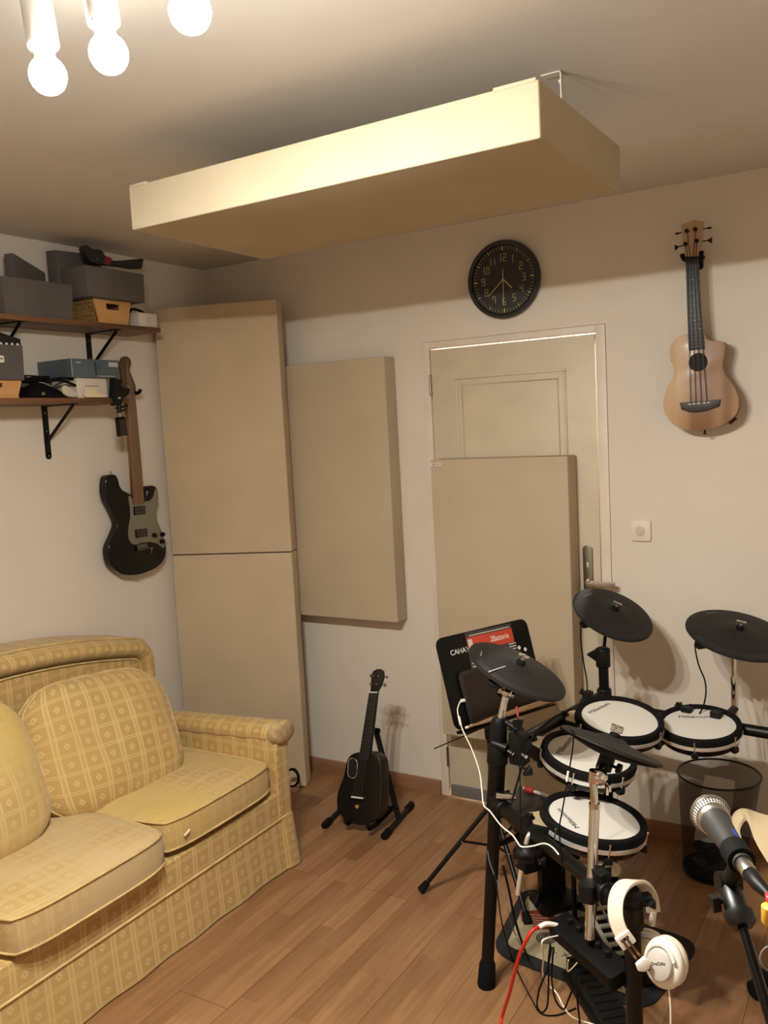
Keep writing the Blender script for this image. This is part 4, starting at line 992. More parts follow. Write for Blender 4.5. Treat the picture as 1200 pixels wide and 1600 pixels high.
for i in range(4):
    k = i/3; mb = MB(); mb.tube([onp(*t5(512+48*k, 318), tP, tN)+tN*.009, onp(*t5(378+62*k, 1160+7*k), tP, tN)+tN*.0095], .0007, 5); mb.build('string', mat('grey_string', (74, 70, 66), .4), tgt)
# stand
st = thing('guitar_stand', (-2.0, 3.1, 0), 'black folding A-frame stand with padded feet holding the travel guitar', 'instrument stand')
apex = on(588, 1144, 1, 3.135)
rf0, rf1 = on(601, 1306, 2, .014), on(642, 1258, 2, .014)
def padded_foot(a, b, nm='foot_bar'):
    d = (b-a).normalized(); mb = MB(); mb.tube([a, b], .011, 12); f_ = mb.build(nm, M_blkm, st)
    for q, s in ((a, 1), (b, -1)):
        mb = MB(); mb.tube([q-d*s*.012, q-d*s*.008, q+d*s*.045, q+d*s*.048], [.011, .0155, .0155, .011], 14); mb.build('rubber_sleeve', M_rub, f_)
padded_foot(rf0, rf1)
lf0 = on(508, 1289, 2, .014); lf1 = V((-2.19, 3.20, .014)); padded_foot(lf0, lf1)
mid = rf0.lerp(rf1, .52)
mb = MB(); mb.tube([mid+V((0, 0, .0)), apex], .0155, 4, smooth=False); mb.build('leg', M_blkm, st)
ml = lf0.lerp(lf1, .5); mb = MB(); mb.tube([ml, V((apex.x-.028, apex.y+.004, apex.z))], .0125, 4, smooth=False); mb.build('leg', M_blkm, st)
mb = MB(); mb.tube([apex+V((-.04, .0, .006)), apex+V((.014, 0, .006))], .013, 12); mb.build('neck_rest', M_rub, st)
hp1 = mid.lerp(apex, .55); mb = MB(); mb.cyl(hp1+V((.0, -.014, 0)), hp1+V((0, -.02, 0)), .006, 12); mb.tube([hp1+V((0, -.014, .03)), hp1+V((0, -.014, -.03))], .003, 6); mb.build('hinge', M_darkchrome, st)
for s_, m_ in ((mid, 1), (ml, -1)):
    a = s_.lerp(apex, .16); fwd = V((tP.x+.055*m_, tP.y-.01, .046))
    mb = MB(); mb.tube([a, V((fwd.x, fwd.y+.06, .040)), fwd, fwd+V((0, -.012, .02))], .010, 10); mb.build('cradle_arm', M_rub, st)
mb = MB(); mb.tube([mid+V((0, 0, .05)), ml+V((0, 0, .05))], .006, 8); mb.build('cross_brace', M_blkm, st)

# ================================================================== MUSIC STAND with magazine, tablet, sticks
dA, dT = .4109, .2918
dD = V((math.sin(dA), math.cos(dA), 0)); dDn = V((math.cos(dA)*math.sin(dT), -math.sin(dA)*math.sin(dT), -math.cos(dT)))
dTL = at(679, 999, 3.0196); dN = dD.cross(-dDn).normalized()
if dN.x < 0: dN = -dN
ms = thing('music_stand', (-1.28, 2.80, 0), 'black folding music stand with a large desk plate and white lettering', 'music stand')
Md = frame(dTL + dD*.22 + dDn*.16, dN, dD)
def dpt(u, v, lift=0): return onp(u, v, dTL, dN)+dN*lift
mb = MB(Md); mb.prism(rrect(.44, .32, .03), -.003, 0); mb.build('desk_plate', M_blkm, ms, bevel=.001)
mb = MB(Md); mb.box(-.215, .215, -.170, -.160, -.003, -.0005); mb.box(-.215, .215, -.1705, -.168, -.003, .052); mb.box(-.215, .215, -.168, -.164, .050, .052); mb.build('desk_ledge', M_blkm, ms, bevel=.001)
o = textpx('CAHAYA', (706.5, 1020.5), (736, 1013.3), dTL, dN, M_wtxt, ms, lift=.0006)
for i, (u, v) in enumerate(((811, 1012), (820.5, 1014.5))):
    mb = MB(frame(dpt(u, v, .0005), dN)); mb.disc(.0075, .0004, 20); mb.build('white_dot', M_wtxt, ms)
pc = dTL+dD*.22+dDn*.33-dN*.012; pole0 = V((-1.300, 2.815, 0))
mb = MB(); mb.tube([pc+V((0, 0, .10)), pole0+V((0, 0, .58))], .010, 12); mb.tube([pole0+V((0, 0, .60)), pole0+V((0, 0, .10))], .0135, 14); mb.build('pole', M_blkm, ms)
mb = MB(); mb.lathe([(.0, .56), (.019, .56), (.021, .60), (.0, .605)], 16, pole0); mb.tube([pole0+V((0, 0, .58)), pole0+V((.05, -.02, .58))], .006, 8); mb.build('pole_collar', M_blk, ms); mb = MB(); mb.lathe([(.0, .30), (.02, .30), (.02, .345), (0, .345)], 16, pole0); mb.build('pole_collar', M_blk, ms)
for i, ft in enumerate((V((-1.521, 2.645, .016)), V((-1.245, 3.09, .016)), V((-1.10, 2.62, .016)))):
    t0 = pole0+V((0, 0, .32)); d = (ft-t0)
    mb = MB(); mb.tube([t0, ft], .009, 8); mb.tube([pole0+V((0, 0, .15)), t0+d*.45], .005, 6); lg = mb.build('leg', M_blkm, ms)
    mb = MB(); mb.tube([ft-d*.07, ft+d*.02], [.0125, .016], 12); mb.build('rubber_foot', M_rub, lg)
    mb = MB(); q = t0+d*.45; mb.ball(q+V((.008, -.008, 0)), .004, 8); mb.build('rivet', M_chrome, lg)
mb = MB(); mb.tube([dpt(745, 1141, .004), dpt(712, 1152, .02)+V((-.0, -.02, 0)), at(678, 1170, 2.92)], .0022, 6); mb.build('page_holder_arm', M_blkm, ms)
# magazine
mg = thing('magazine', tuple(dpt(750, 1030)), 'drum magazine with a red banner title standing on the music stand', 'magazine')
mb = MB(); mb.ppx([(725.6, 989.5), (796.5, 974), (811, 1052), (741, 1068)], dTL, dN, .0006, .003); mb.build('cover', mat('magazine_cover_grey', (66, 62, 60), .35), mg)
mb = MB(); mb.ppx([(728, 997), (798, 981.5), (803, 1002.5), (732.5, 1020)], dTL, dN, .003, .0034); mb.build('red_banner', mat('banner_red', (196, 70, 48), .4), mg)
textpx('2Batterie', (760, 1000.5), (799, 991.5), dTL, dN, M_wtxt, mg, lift=.0038, ratio=.24, name='title_lettering')
mb = MB(); mb.ppx([(729.5, 1000), (736, 998.5), (740, 1016), (733.5, 1018)], dTL, dN, .0034, .0038); mb.build('drummer_picture', mat('pale_print_b', (206, 196, 186), .5), mg)
mb = MB()
for k in range(7): mb.ppx([(737+k*1.2, 1036+k*5), (744+k*1.2, 1034.5+k*5), (744.3+k*1.2, 1036.5+k*5), (737.3+k*1.2, 1038+k*5)], dTL, dN, .003, .0033)
for k in range(3): mb.ppx([(794+k, 1006+k*4), (805+k*.8, 1003.5+k*4), (805.4+k*.8, 1005+k*4), (794.4+k, 1007.6+k*4)], dTL, dN, .003, .0033)
mb.ppx([(732, 993), (794, 979), (794.3, 980.3), (732.3, 994.3)], dTL, dN, .003, .0033)
mb.build('white_text_lines', mat('pale_print_b', (206, 196, 186), .5), mg)
# tablet
tb = thing('tablet', tuple(dpt(770, 1090)), 'black tablet in landscape leaning on the music stand, white cable plugged in its side', 'tablet')
mb = MB(); mb.ppx([(714, 1058), (717, 1051), (722, 1049), (820, 1022), (844, 1100), (737, 1133), (733, 1131)], dTL, dN, .004, .013); mb.build('tablet_body', mat('tablet_black', (40, 36, 34), .35), tb, bevel=.002)
mb = MB(); mb.ppx([(719, 1056), (818, 1029), (840, 1099), (736, 1129)], dTL, dN, .013, .0134); mb.build('screen', mat('tablet_screen', (36, 25, 22), .18), tb)
mb = MB(); mb.ppx([(717, 1098), (726, 1096), (726.5, 1091.5), (718, 1092.5)], dTL, dN, .005, .012); mb.build('cable_plug', M_white, tb, bevel=.001)
# two drumsticks on the ledge
M_stick = wood('hickory', (138, 104, 72), (160, 124, 88), 0, 1, .5)
for i, (a, b, l, lab) in enumerate((((730, 1137.5), (866, 1096), .028, 'wooden drumstick on the music stand ledge, the one farther from the desk plate'), ((737, 1135), (868, 1090.5), .012, 'wooden drumstick on the music stand ledge, lying against the tablet'))):
    A, B = onp(a[0], a[1]-1, dTL+dN*(l+.014), dN), onp(b[0], b[1]-1, dTL+dN*(l+.014), dN); d = (B-A)
    mb = MB(); mb.tube([A, A+d*.02, A+d*.05, A+d*.2, B-d*.01, B], [.0035, .005, .0038, .0072, .0078, .005], 12); s_ = mb.build('drumstick', M_stick); tag(s_, lab, 'drumstick', 'drumsticks on the music stand')
    mb = MB(); mb.tube([A-d*.02, A-d*.014, A+d*.005, A+d*.018], [.002, .0048, .0052, .0036], 12); t_ = mb.build('white_tip', M_white, s_)

# ================================================================== ELECTRONIC DRUM KIT
A0 = V((-1.093, 2.264, 0)); A1 = at(780, 1125, 2.56)
B0 = V((-.53, 1.87, 0)); B1 = V((-.53, 1.87, .64))
C0_ = V((-.933, 3.03, 0)); C1_ = at(942, 1022, 3.16)
D0_ = V((-.10, 2.93, 0)); D1_ = V((-.10, 2.93, .80))
rack = thing('drum_rack', (-.8, 2.4, 0), 'black tubular rack of the electronic drum kit with posts, crossbars and clamps', 'drum rack')
def post(a, b, r=.019, cap=True, name='post'):
    mb = MB(); mb.tube([a, b], r, 20); p_ = mb.build(name, M_blkm, rack)
    d = (b-a).normalized()
    mb = MB(); mb.tube([a, a+d*.008, a+d*.07, a+d*.085], [r+.007, r+.009, r+.006, r+.001], 20); mb.build('rubber_foot', M_rub, p_)
    if cap: mb = MB(); mb.tube([b-d*.03, b, b+d*.008], [r+.003, r+.003, r-.002], 20); mb.build('end_cap', M_blk, p_)
    return p_
def knob(mb, P, d, r=.012):
    d = V(d).normalized(); P = V(P); mb.tube([P, P+d*.018], .004, 8)
    M_ = mb.M; mb.M = frame(P+d*.018, d); o = [((r if k % 2 else r*.55)*math.cos(PI*k/3), (r if k % 2 else r*.55)*math.sin(PI*k/3)) for k in range(6)]; mb.prism(o, 0, .010); mb.M = M_
def clamp(P, axis, out, r=.019, l=.045, name='clamp'):
    """moulded sleeve round a tube with a lug and a wing knob"""
    P, axis, out = V(P), V(axis).normalized(), V(out).normalized()
    out = (out-axis*out.dot(axis)).normalized()
    mb = MB(); mb.tube([P-axis*l/2, P-axis*(l/2-.004), P+axis*(l/2-.004), P+axis*l/2], [r+.004, r+.007, r+.007, r+.004], 20)
    mb.M = frame(P+out*(r+.012), out, axis); mb.prism(rrect(l*.8, .03, .006), -.012, .014); mb.M = Matrix()
    knob(mb, P+out*(r+.02)+axis*.0, out.cross(axis), .013)
    for s in (-1, 1): mb.M = Matrix(); mb.cyl(P+axis*s*l*.3+out*(r+.024), P+axis*s*l*.3+out*(r+.028), .0035, 8)
    return mb.build(name, M_blk, rack, bevel=.0008, seg=1)
pa_ = post(A0, A1); pb_ = post(B0, B1); pc_ = post(C0_, C1_, .018); pd_ = post(D0_, D1_)
dA1 = (A1-A0).normalized()
mb = MB(); s0 = A0+dA1*.60/dA1.z; mb.tube([s0, s0+dA1*.01, A1-dA1*.008, A1], [.021, .0255, .0255, .022], 20); mb.build('upper_sleeve', M_blkm, pa_)
zAB = .588; Aab = A0+dA1*zAB; Bab = V((B0.x, B0.y, zAB))
mb = MB(); mb.tube([Aab, Bab], .019, 20); mb.build('crossbar', M_blkm, rack)
Aac = A0+dA1*.74; Cac = C0_.lerp(C1_, .70/C1_.z)
mb = MB(); mb.tube([Aac, Cac], .019, 20); mb.build('crossbar', M_blkm, rack)
Ccd = C0_.lerp(C1_, .66/C1_.z); Dcd = V((D0_.x, D0_.y, .66))
mb = MB(); mb.tube([Ccd, Dcd], .019, 20); mb.build('crossbar', M_blkm, rack)
abd = (Bab-Aab).normalized(); acd = (Cac-Aac).normalized(); cdd = (Dcd-Ccd).normalized()
clamp(Aab, dA1, abd, l=.06); clamp(Aab+abd*.035, abd, V((0, 0, 1))); clamp(Bab, V((0, 0, 1)), -abd, l=.07); clamp(Bab-abd*.04, abd, V((0, 0, 1)))
clamp(Bab+V((0, 0, .03)), V((0, 0, 1)), V((.8, .6, 0)), l=.03)
clamp(Aac, dA1, acd, r=.024, l=.06); clamp(Cac, V((0, 0, 1)), -acd, l=.05); clamp(Ccd-V((0, 0, .02)), V((0, 0, 1)), cdd, l=.05)
# chrome L-rod below the snare
mb = MB(); mb.tube(catmull([at(848, 1296, 2.40), at(833, 1300, 2.38), at(825, 1308, 2.37), at(820, 1330, 2.37), at(812, 1375, 2.37), at(809, 1398, 2.37)], 6), .0068, 12); mb.build('snare_l_rod', mat('satin_rod', (205, 196, 178), .35, .6), rack)
mb = MB(); q = at(822, 1333, 2.37); mb.ball(q, .034, 14, sz=.8); mb.box(q.x-.03, q.x+.03, q.y-.02, q.y+.045, q.z-.014, q.z+.014); knob(mb, q+V((.0, -.03, -.01)), V((.3, -1, 0)), .018); knob(mb, q+V((.03, -.0, -.01)), V((1, -.5, 0)), .016); mb.build('snare_clamp', M_blk, rack, bevel=.003)

def dot_frame(Cn, n, xdir): return frame(Cn, n, xdir)
M_gold = mat('brass_badge', (186, 166, 128), .35, .2)
def drum_pad(Cn, n, R, mount_px, ta, tb_, label, idx, depth=.052):
    Cn, n = V(Cn), V(n).normalized()
    t = thing('drum_pad', Cn, label, 'drum pad', 'mesh-head drum pads of the electronic kit')
    mdir = onp(*mount_px, Cn, n)-Cn; mdir.normalize(); M = frame(Cn, n, mdir)
    mb = MB(M); mb.lathe([(R*.80, -depth-.01), (R*.92, -depth), (R*.955, -depth+.008), (R*.965, -.015), (R*.90, -.012)], 56); mb.disc(R*.80, -depth-.0098, 56); sh_ = mb.build('shell', M_gloss, t)
    mb = MB(M); mb.lathe([(R*.99, -.018), (R*1.0, -.012), (R*.998, .003), (R*.985, .0075), (R*.955, .009), (R*.90, .008), (R*.865, .004), (R*.852, -.004)], 64); mb.build('rubber_rim', M_rub, t)
    mb = MB(M); mb.lathe([(R*.985, -.030), (R*1.008, -.029), (R*1.012, -.024), (R*1.008, -.0175), (R*.985, -.017)], 64); mb.build('chrome_hoop', mat('bright_hoop', (240, 238, 234), .25, .7), t)
    mb = MB(M); mb.disc(R*.86, -.002, 64); mb.build('mesh_head', M_head, t)
    for k in range(6):
        a = PI/6+PI/3*k; c, s = math.cos(a), math.sin(a)
        mb = MB(M @ Matrix.Rotation(a, 4, 'Z')); mb.cyl((R*1.0, 0, -.040), (R*1.0, 0, .0), .0026, 8); mb.lathe([(0, 0), (.0042, 0), (.0042, .005), (0, .005)], 10, (R*1.0, 0, -.003))
        lg_ = mb.build('tension_rod', M_chrome, t)
        mb = MB(M @ Matrix.Rotation(a, 4, 'Z')); mb.box(R*.93, R*1.05, -.011, .011, -depth-.002, -.036); mb.build('lug', M_blk, t, bevel=.003)
    mb = MB(M); mb.prism([(R*.80, -.055), (R*1.02, -.048), (R*1.24, -.034), (R*1.24, .034), (R*1.02, .048), (R*.80, .055)], -depth-.004, -.013); hs_ = mb.build('mount_housing', M_blk, t, bevel=.004)
    o_ = [(R*1.02*math.cos(a), R*1.02*math.sin(a)) for a in [-.30+.6*i/8 for i in range(9)]]+[(R*1.21, .030), (R*1.21, -.030)]
    mb = MB(M); mb.prism(o_, -.0128, -.0118); mb.build('badge', M_gold, hs_)
    A = onp(*ta, Cn, n); Bx = onp(*tb_, Cn, n); x = Bx-A; w = x.length
    text('Millenium', w/5.0, frame((A+Bx)/2+n*-.0012, n, x), M_txt, t, name='lettering', extrude=.0002, squeeze=1.22)
    return t, M
t1, Mt1 = drum_pad((-.805, 2.752, .724), (.148, -.121, .982), .142, (880, 1112), (920, 1114), (952, 1098), 'white-headed drum pad under the left far cymbal, highest of the four pads', 1)
t2, Mt2 = drum_pad((-.587, 2.915, .68), (.01, -.133, .991), .134, (1060, 1098), (1058, 1119.5), (1115, 1119.5), 'white-headed drum pad at the right, above the mesh waste bin', 2)
t3, Mt3 = drum_pad((-.812, 2.452, .71), (.185, -.044, .982), .142, (836, 1150), (872, 1178), (893, 1151), 'white-headed drum pad half hidden under the edge-on hi-hat cymbal', 3)
sn, Msn = drum_pad((-.739, 2.257, .609), (.148, .029, .989), .145, (832, 1272), (904, 1294), (871, 1262), 'white-headed snare pad, lowest of the four pads, behind the chrome pole', 4)
# arms from the bars to the pads
for Mx, R, tgt_ in ((Mt1, .142, Cac-acd*.14), (Mt2, .134, Ccd+cdd*.30), (Mt3, .142, Aac+acd*.12), (Msn, .145, None)):
    a = Mx @ V((R*1.22, 0, -.04))
    if tgt_ is None: tgt_ = at(848, 1296, 2.40)
    mb = MB(); mb.tube(catmull([a, a.lerp(tgt_, .5)+V((0, 0, .012)), tgt_], 5), .009, 10); mb.tube([a-V((0, 0, .022)), a+V((0, 0, .03))], .016, 12); knob(mb, a+V((0, 0, .012)), V((.1, -.1, 1)), .013); mb.build('pad_arm', M_blk, rack)
clamp(Aac+acd*.12, acd, V((0, 0, 1))); clamp(Cac-acd*.14, acd, V((0, 0, 1))); clamp(Ccd+cdd*.30, cdd, V((0, 0, 1)))
# multi clamp with bolts beside the tall post
mb = MB(); q = at(811, 1168, 2.53); mb.M = frame(q, V((0, 0, 1)), acd); mb.prism(rrect(.05, .05, .012), -.045, .045); mb.prism(rrect(.036, .04, .01, cx=.03), -.03, .01); mb.M = Matrix()
knob(mb, q+V((.02, -.02, -.05)), V((.9, -.5, -.2)), .020); knob(mb, q+V((-.01, 0, .045)), V((0, 0, 1)), .018); mb.tube([q+V((-.03, -.02, .0)), q+V((-.075, -.02, .01))], .012, 10)
mc = mb.build('multi_clamp', M_blk, rack, bevel=.002)
for d_ in ((-.018, -.034, .0), (.022, -.03, -.006)):
    mb = MB(); mb.tube([q+V(d_), q+V(d_)+V((.016, -.010, -.002))], .0052, 8); mb.build('chrome_bolt', M_chrome, mc)
mb = MB(); knob(mb, at(803, 1134, 2.52), V((.8, -.4, .5)), .020); mb.tube([at(790, 1128, 2.54), at(808, 1140, 2.52)], .008, 8); mb.build('wing_bolt', M_blk, rack)
mb = MB(); q = at(775, 1240, 2.56); mb.tube([q+V((.01, -.02, .006)), q+V((.062, .0, .0))], .0105, 12); mb.build('chrome_sleeve', M_chrome, rack)

# cymbal hardware: tubes stay with the rack, cymbals are lifted off
def tilter(base, n, d_in, name='cymbal_tilter'):
    mb = MB(); mb.tube([base-n*.075, base-n*.005], .0062, 12); mb.ball(base-n*.085, .017, 16)
    s = n.cross(CF).normalized(); mb.tube([base-n*.085-s*.022, base-n*.085+s*.022], .010, 12)
    mb.M = frame(base-n*.085+s*.022, s, n); mb.prism([(-.006, -.012), (.006, -.012), (.018, -.03), (.022, -.026), (.012, 0), (.022, .026), (.018, .03), (.006, .012), (-.006, .012)], 0, .006); mb.M = Matrix()
    return mb.build(name, M_chrome, rack)
def cymbal(Cn, n, R, label, text_px, jack_px, chord=None, wing=.6, bell=True):
    Cn, n = V(Cn), V(n).normalized(); t = thing('cymbal_pad', Cn, label, 'cymbal pad', 'black rubber cymbal pads')
    view = (CAM-Cn); xd = view-n*view.dot(n); M = frame(Cn, n, xd)
    k = R/.1524
    prof = [(0, .006), (.03*k, .006), (.036*k, .001), (.06*k, -.003), (R*.8, -.0085), (R*.985, -.012), (R, -.0105), (R*.997, -.007), (R*.96, -.0045), (R*.6, .0015), (.052*k, .0062), (.040*k, .0105), (.030*k, .0145), (0, .0155)]
    mb = MB(M); mb.lathe(prof, 72); mb.build('cymbal_body', mat('cymbal_rubber', (26, 24, 23), .62, bump=.2, bscale=700, spec=.35), t)
    # raised playing zone: a broad wedge
    a0 = {1: .45, 2: .3, 3: -.2}.get(chord, .3)
    o = [(r_*math.cos(a), r_*math.sin(a)) for a in [a0-1.25+2.5*i/24 for i in range(25)] for r_ in (R*.965,)]
    vv = [(R*.34*math.cos(a), R*.34*math.sin(a), .0036) for a in [a0-.85+1.7*i/24 for i in range(25)]]+[(p[0], p[1], -.0037) for p in o]
    fs = [(i, i+1, 26+i, 25+i) for i in range(24)]
    low = [(p[0], p[1], p[2]-.0025) for p in vv]; nv = len(vv)
    mb = MB(M); mb.add(vv+low, [f[::-1] for f in fs]+[(nv+f[0], nv+f[1], nv+f[2], nv+f[3]) for f in fs]+[(i, nv+i, nv+i+1, i+1) for i in range(24)]+[(25+i, 25+i+1, nv+26+i, nv+25+i) for i in range(24)]+[(0, 25, nv+25, nv), (24, nv+24, nv+49, 49)], True)
    mb.build('playing_zone', mat('zone_rubber', (19, 18, 17), .5, bump=.2, bscale=900, spec=.35), t)
    mb = MB(M); mb.lathe([(0, .015), (.013, .015), (.014, .022), (.011, .026), (0, .026)], 20); mb.build('felt_washer', M_rub, t)
    mb = MB(M); mb.lathe([(0, .025), (.006, .025), (.006, .034), (0, .034)], 14); mb.box(-.003, .003, -.016, -.003, .028, .046); mb.box(-.003, .003, .003, .016, .028, .046); mb.cyl((0, 0, .02), (0, 0, .047), .003, 8); mb.build('wing_nut', M_chrome, t, bevel=.001)
    if text_px:
        A = onp(*text_px[0], Cn+n*.001, n); Bx = onp(*text_px[1], Cn+n*.001, n); x = Bx-A
        text('Millenium', x.length/5, frame((A+Bx)/2+n*.0012, n, x), M_gtxt, t, extrude=.0002, squeeze=1.2)
    j = onp(*jack_px, Cn-n*.012, n); jd = (j-Cn).normalized()
    mb = MB(frame(Cn-n*.016+jd*(R-.03), n, jd)); mb.prism(rrect(.05, .028, .005), -.010, .004); mb.build('jack_box', M_blk, t, bevel=.002)
    return t
c1c, c1n = V((-.928, 3.133, .987)), V((.444, -.234, .865)).normalized()
c2c, c2n = V((-.5, 3.171, .936)), V((.235, -.193, .953)).normalized()
c3c, c3n = V((-.971, 2.316, .993)), V((.44, .061, .896)).normalized()
hc = at(957, 1160, 2.23); _d = (hc-CAM).normalized(); _m = CR*.93-CU*.37
hn = _m.cross(_d).normalized(); hn = hn if hn.z > 0 else -hn; hn = (hn*math.cos(math.radians(4)) - _d*math.sin(math.radians(4))).normalized()
cymbal(c1c, c1n, .1524, 'round black cymbal pad in front of the door handle, on the far post', ((912, 933), (925, 927)), (914, 970), 1)
cymbal(c2c, c2n, .178, 'wide black cymbal pad at the right edge of the photo against the wall', ((1103, 959), (1121, 957)), (1087, 1003), 2)
cy3 = cymbal(c3c, c3n, .1524, 'black cymbal pad with a white line, in front of the music stand', ((751, 1026), (752, 1017)), (766, 1062), 3)
mb = MB(); a, b = onp(764, 1050, c3c, c3n)+c3n*.0012, onp(791, 1042.5, c3c, c3n)+c3n*.0046; mb.tube([a, b], .0016, 6); mb.build('white_line', M_white, cy3)
hh_t = cymbal(hc, hn, .133, 'black hi-hat cymbal pad seen almost edge-on above the snare pad', None, (884, 1130), 2)
mb = MB(frame(hc, hn, CR)); mb.lathe([(.128, -.009), (.122, -.017), (.085, -.026), (.05, -.034), (0, -.035)], 56); mb.build('lower_shell', M_rub, hh_t)
# hardware under each
b3 = tilter(c3c, c3n, None); j3 = c3c-c3n*.085
mb = MB(); mb.tube([A1-dA1*.02, j3], .0105, 14); mb.build('chrome_tube', M_chrome, rack)
b1 = tilter(c1c, c1n, None); j1 = c1c-c1n*.085
mb = MB(); mb.tube([C1_-V((0, 0, .02)), j1], .010, 14); mb.build('chrome_tube', M_chrome, rack)
mb = MB(); q = C1_; mb.tube([q-V((0, 0, .05)), q-V((0, 0, .045)), q+V((0, 0, .02)), q+V((0, 0, .025))], [.02, .026, .026, .018], 18); mb.hexa([q+V((-.02, -.01, -.03)), q+V((0, -.015, -.03)), q+V((0, .015, -.03)), q+V((-.02, .01, -.03))], [q+V((-.06, -.008, -.006)), q+V((-.02, -.015, .02)), q+V((-.02, .015, .02)), q+V((-.06, .008, -.004))]); mb.build('collar_clamp', M_blk, rack, bevel=.003)
b2 = tilter(c2c, c2n, None); j2 = c2c-c2n*.085; k2 = Ccd.lerp(Dcd, .52)
kq = V((j2.x, j2.y, .60)); mb = MB(); mb.tube([kq, kq+V((0, 0, .16))], .0115, 16); mb.tube([kq+V((0, 0, .15)), j2], .0095, 16); mb.lathe([(.0, .145), (.0135, .145), (.0135, .17), (.0, .17)], 16, kq); mb.build('chrome_tube', M_chrome, rack)
nb = Ccd+cdd*((kq-Ccd).dot(cdd)); mb = MB(); mb.tube([V((kq.x, kq.y, .655)), V((nb.x, nb.y, .655))], .014, 10); mb.build('tube_holder', M_blk, rack); clamp(nb, cdd, V((0, 0, 1)))
hb_ = hc-hn*.02
mb = MB(frame(hc-hn*.045, hn, (1, 0, 0))); mb.prism(rrect(.036, .036, .008), -.03, .025); mb.build('hihat_controller', M_blk, rack, bevel=.003)
mb = MB(frame(hc-hn*.045, hn, (1, 0, 0))); mb.tube([(.012, 0, -.01), (.030, 0, -.01), (.031, 0, -.01), (.042, 0, -.01)], [.004, .004, .013, .013], 8); mb.build('knob', M_blk, rack)
hp0 = at(919, 1405, 2.08); hp1_ = at(929, 1262, 2.12); hp2 = at(927, 1222, 2.12)
mb = MB(); mb.tube([hp0-V((0, 0, .10)), hp1_], .0125, 20); mb.tube([hp1_, hp1_+V((0, 0, .012))], .0135, 20); mb.tube([hp1_, hp2], .0098, 16); mb.build('chrome_tube', M_chrome, rack)
mb = MB(); mb.ball(hp2+V((.012, .008, .012)), .022, 18); s = CR; mb.tube([hp2, hp2+V((.004, .0, .03))], .013, 14); mb.tube([hp2+V((0, 0, .02)), hc-hn*.06], .0085, 14)
mb.M = frame(hp2+s*.030, s, (0, 0, 1)); mb.prism([(-.01, -.01), (.01, -.01), (.004, .03), (-.012, .032), (-.006, .012), (-.03, .008)], 0, .006); mb.M = Matrix(); mb.build('cymbal_tilter', M_chrome, rack)
nbh = Aab+abd*((hp0-Aab).dot(abd)); mb = MB(); mb.tube([V((hp0.x, hp0.y, nbh.z)), nbh], .02, 12); mb.M = frame((hp0.x, hp0.y, nbh.z), (0, 0, 1)); mb.prism(rrect(.04, .04, .01), -.022, .022); mb.build('tube_holder', M_blk, rack, bevel=.003); clamp(nbh, abd, V((0, 0, 1)), l=.06)

# drum module, a flat dark box behind the snare
md = thing('drum_module', at(830, 1255, 2.75), 'flat dark grey drum sound module behind the snare pad, a mallet lying on it', 'drum module')
mP = V((0, 0, .50)); up = V((0, 0, 1))
mb = MB(); mb.ppx([(809, 1228.5), (818, 1228), (905, 1258), (890, 1300), (803, 1279), (793.5, 1265)], mP, up, -.045, 0); mb.build('module_case', mat('module_grey', (52, 49, 47), .5), md, bevel=.004)
mb = MB(); q = onp(830, 1262, mP, up); q2 = Aab+abd*.0; mb.tube([q-up*.045, q-up*.075, V((A0.x+.03, A0.y+.03, .44))], .010, 10); mb.build('module_arm', M_blkm, md)
mb = MB()
for k in range(3): p_ = onp(850-9*k, 1264+5*k, mP, up)-up*.03; mb.box(p_.x-.008, p_.x+.008, p_.y-.026, p_.y-.018, p_.z-.006, p_.z+.006)
mb.build('jack_sockets', M_rub, md)
a, b = onp(818.5, 1231.5, mP+up*.012, up), onp(862, 1246, mP+up*.008, up)
mb = MB(); mb.tube([a, b], .0055, 10); ml_ = mb.build('mallet', M_white); tag(ml_, 'white-handled mallet with a red head lying on the drum module', 'mallet')
d = (b-a); mb = MB(); mb.tube([a+d*.04, a+d*.06, a+d*.2, a+d*.36, a+d*.38], [.007, .012, .012, .010, .005], 14); mb.build('red_head', mat('mallet_red', (150, 34, 26), .5), ml_)

# drum mat on the floor
mc_ = [V((-1.150, 2.418)), V((-.628, 2.352)), V((-.558, 2.765)), V((-1.20, 2.845))]
def quad_round(c, r, n=6):
    o = []
    for i in range(4):
        p, a, b = c[i], c[i-1], c[(i+1) % 4]; u = (a-p).normalized(); w = (b-p).normalized()
        for k in range(n+1):
            t = k/n; o.append(p+u*r*(1-t)**2+w*r*t**2)
    return o
dm = thing('drum_mat', (-.87, 2.6, 0), 'small black-bordered drum mat with cream printed middle on the floor under the kit', 'mat')
mb = MB(); mb.prism(quad_round(mc_, .085), .0003, .006); mb.build('mat_border', mat('mat_black', (20, 20, 22), .9, bump=.4, bscale=400), dm, bevel=.0015)
cen = sum(mc_, V((0, 0)))/4; inn = [cen+(p-cen)*.80 for p in mc_]
inn[0] = mc_[0]+V((.035, .055)); inn[3] = mc_[3]+V((.035, -.05))
mb = MB(); mb.prism(quad_round(inn, .03), .006, .0068); mb.build('printed_field', mat('mat_cream', (158, 144, 116), .85, var=.06, vscale=20), dm)
Mm = frame((0, 0, .007), (0, 0, 1), (mc_[1]-mc_[0]).to_3d())
def mpt(u, v): p_ = on(u, v, 2, .007); return V((p_.x, p_.y, .0071))
mb = MB(); mb.ppx([(812, 1424), (845, 1422), (885, 1440), (872, 1452), (845, 1452), (815, 1440)], V((0, 0, .0068)), up, 0, .0004); mb.build('red_print', mat('mat_red', (120, 34, 24), .85), dm)
mb = MB()
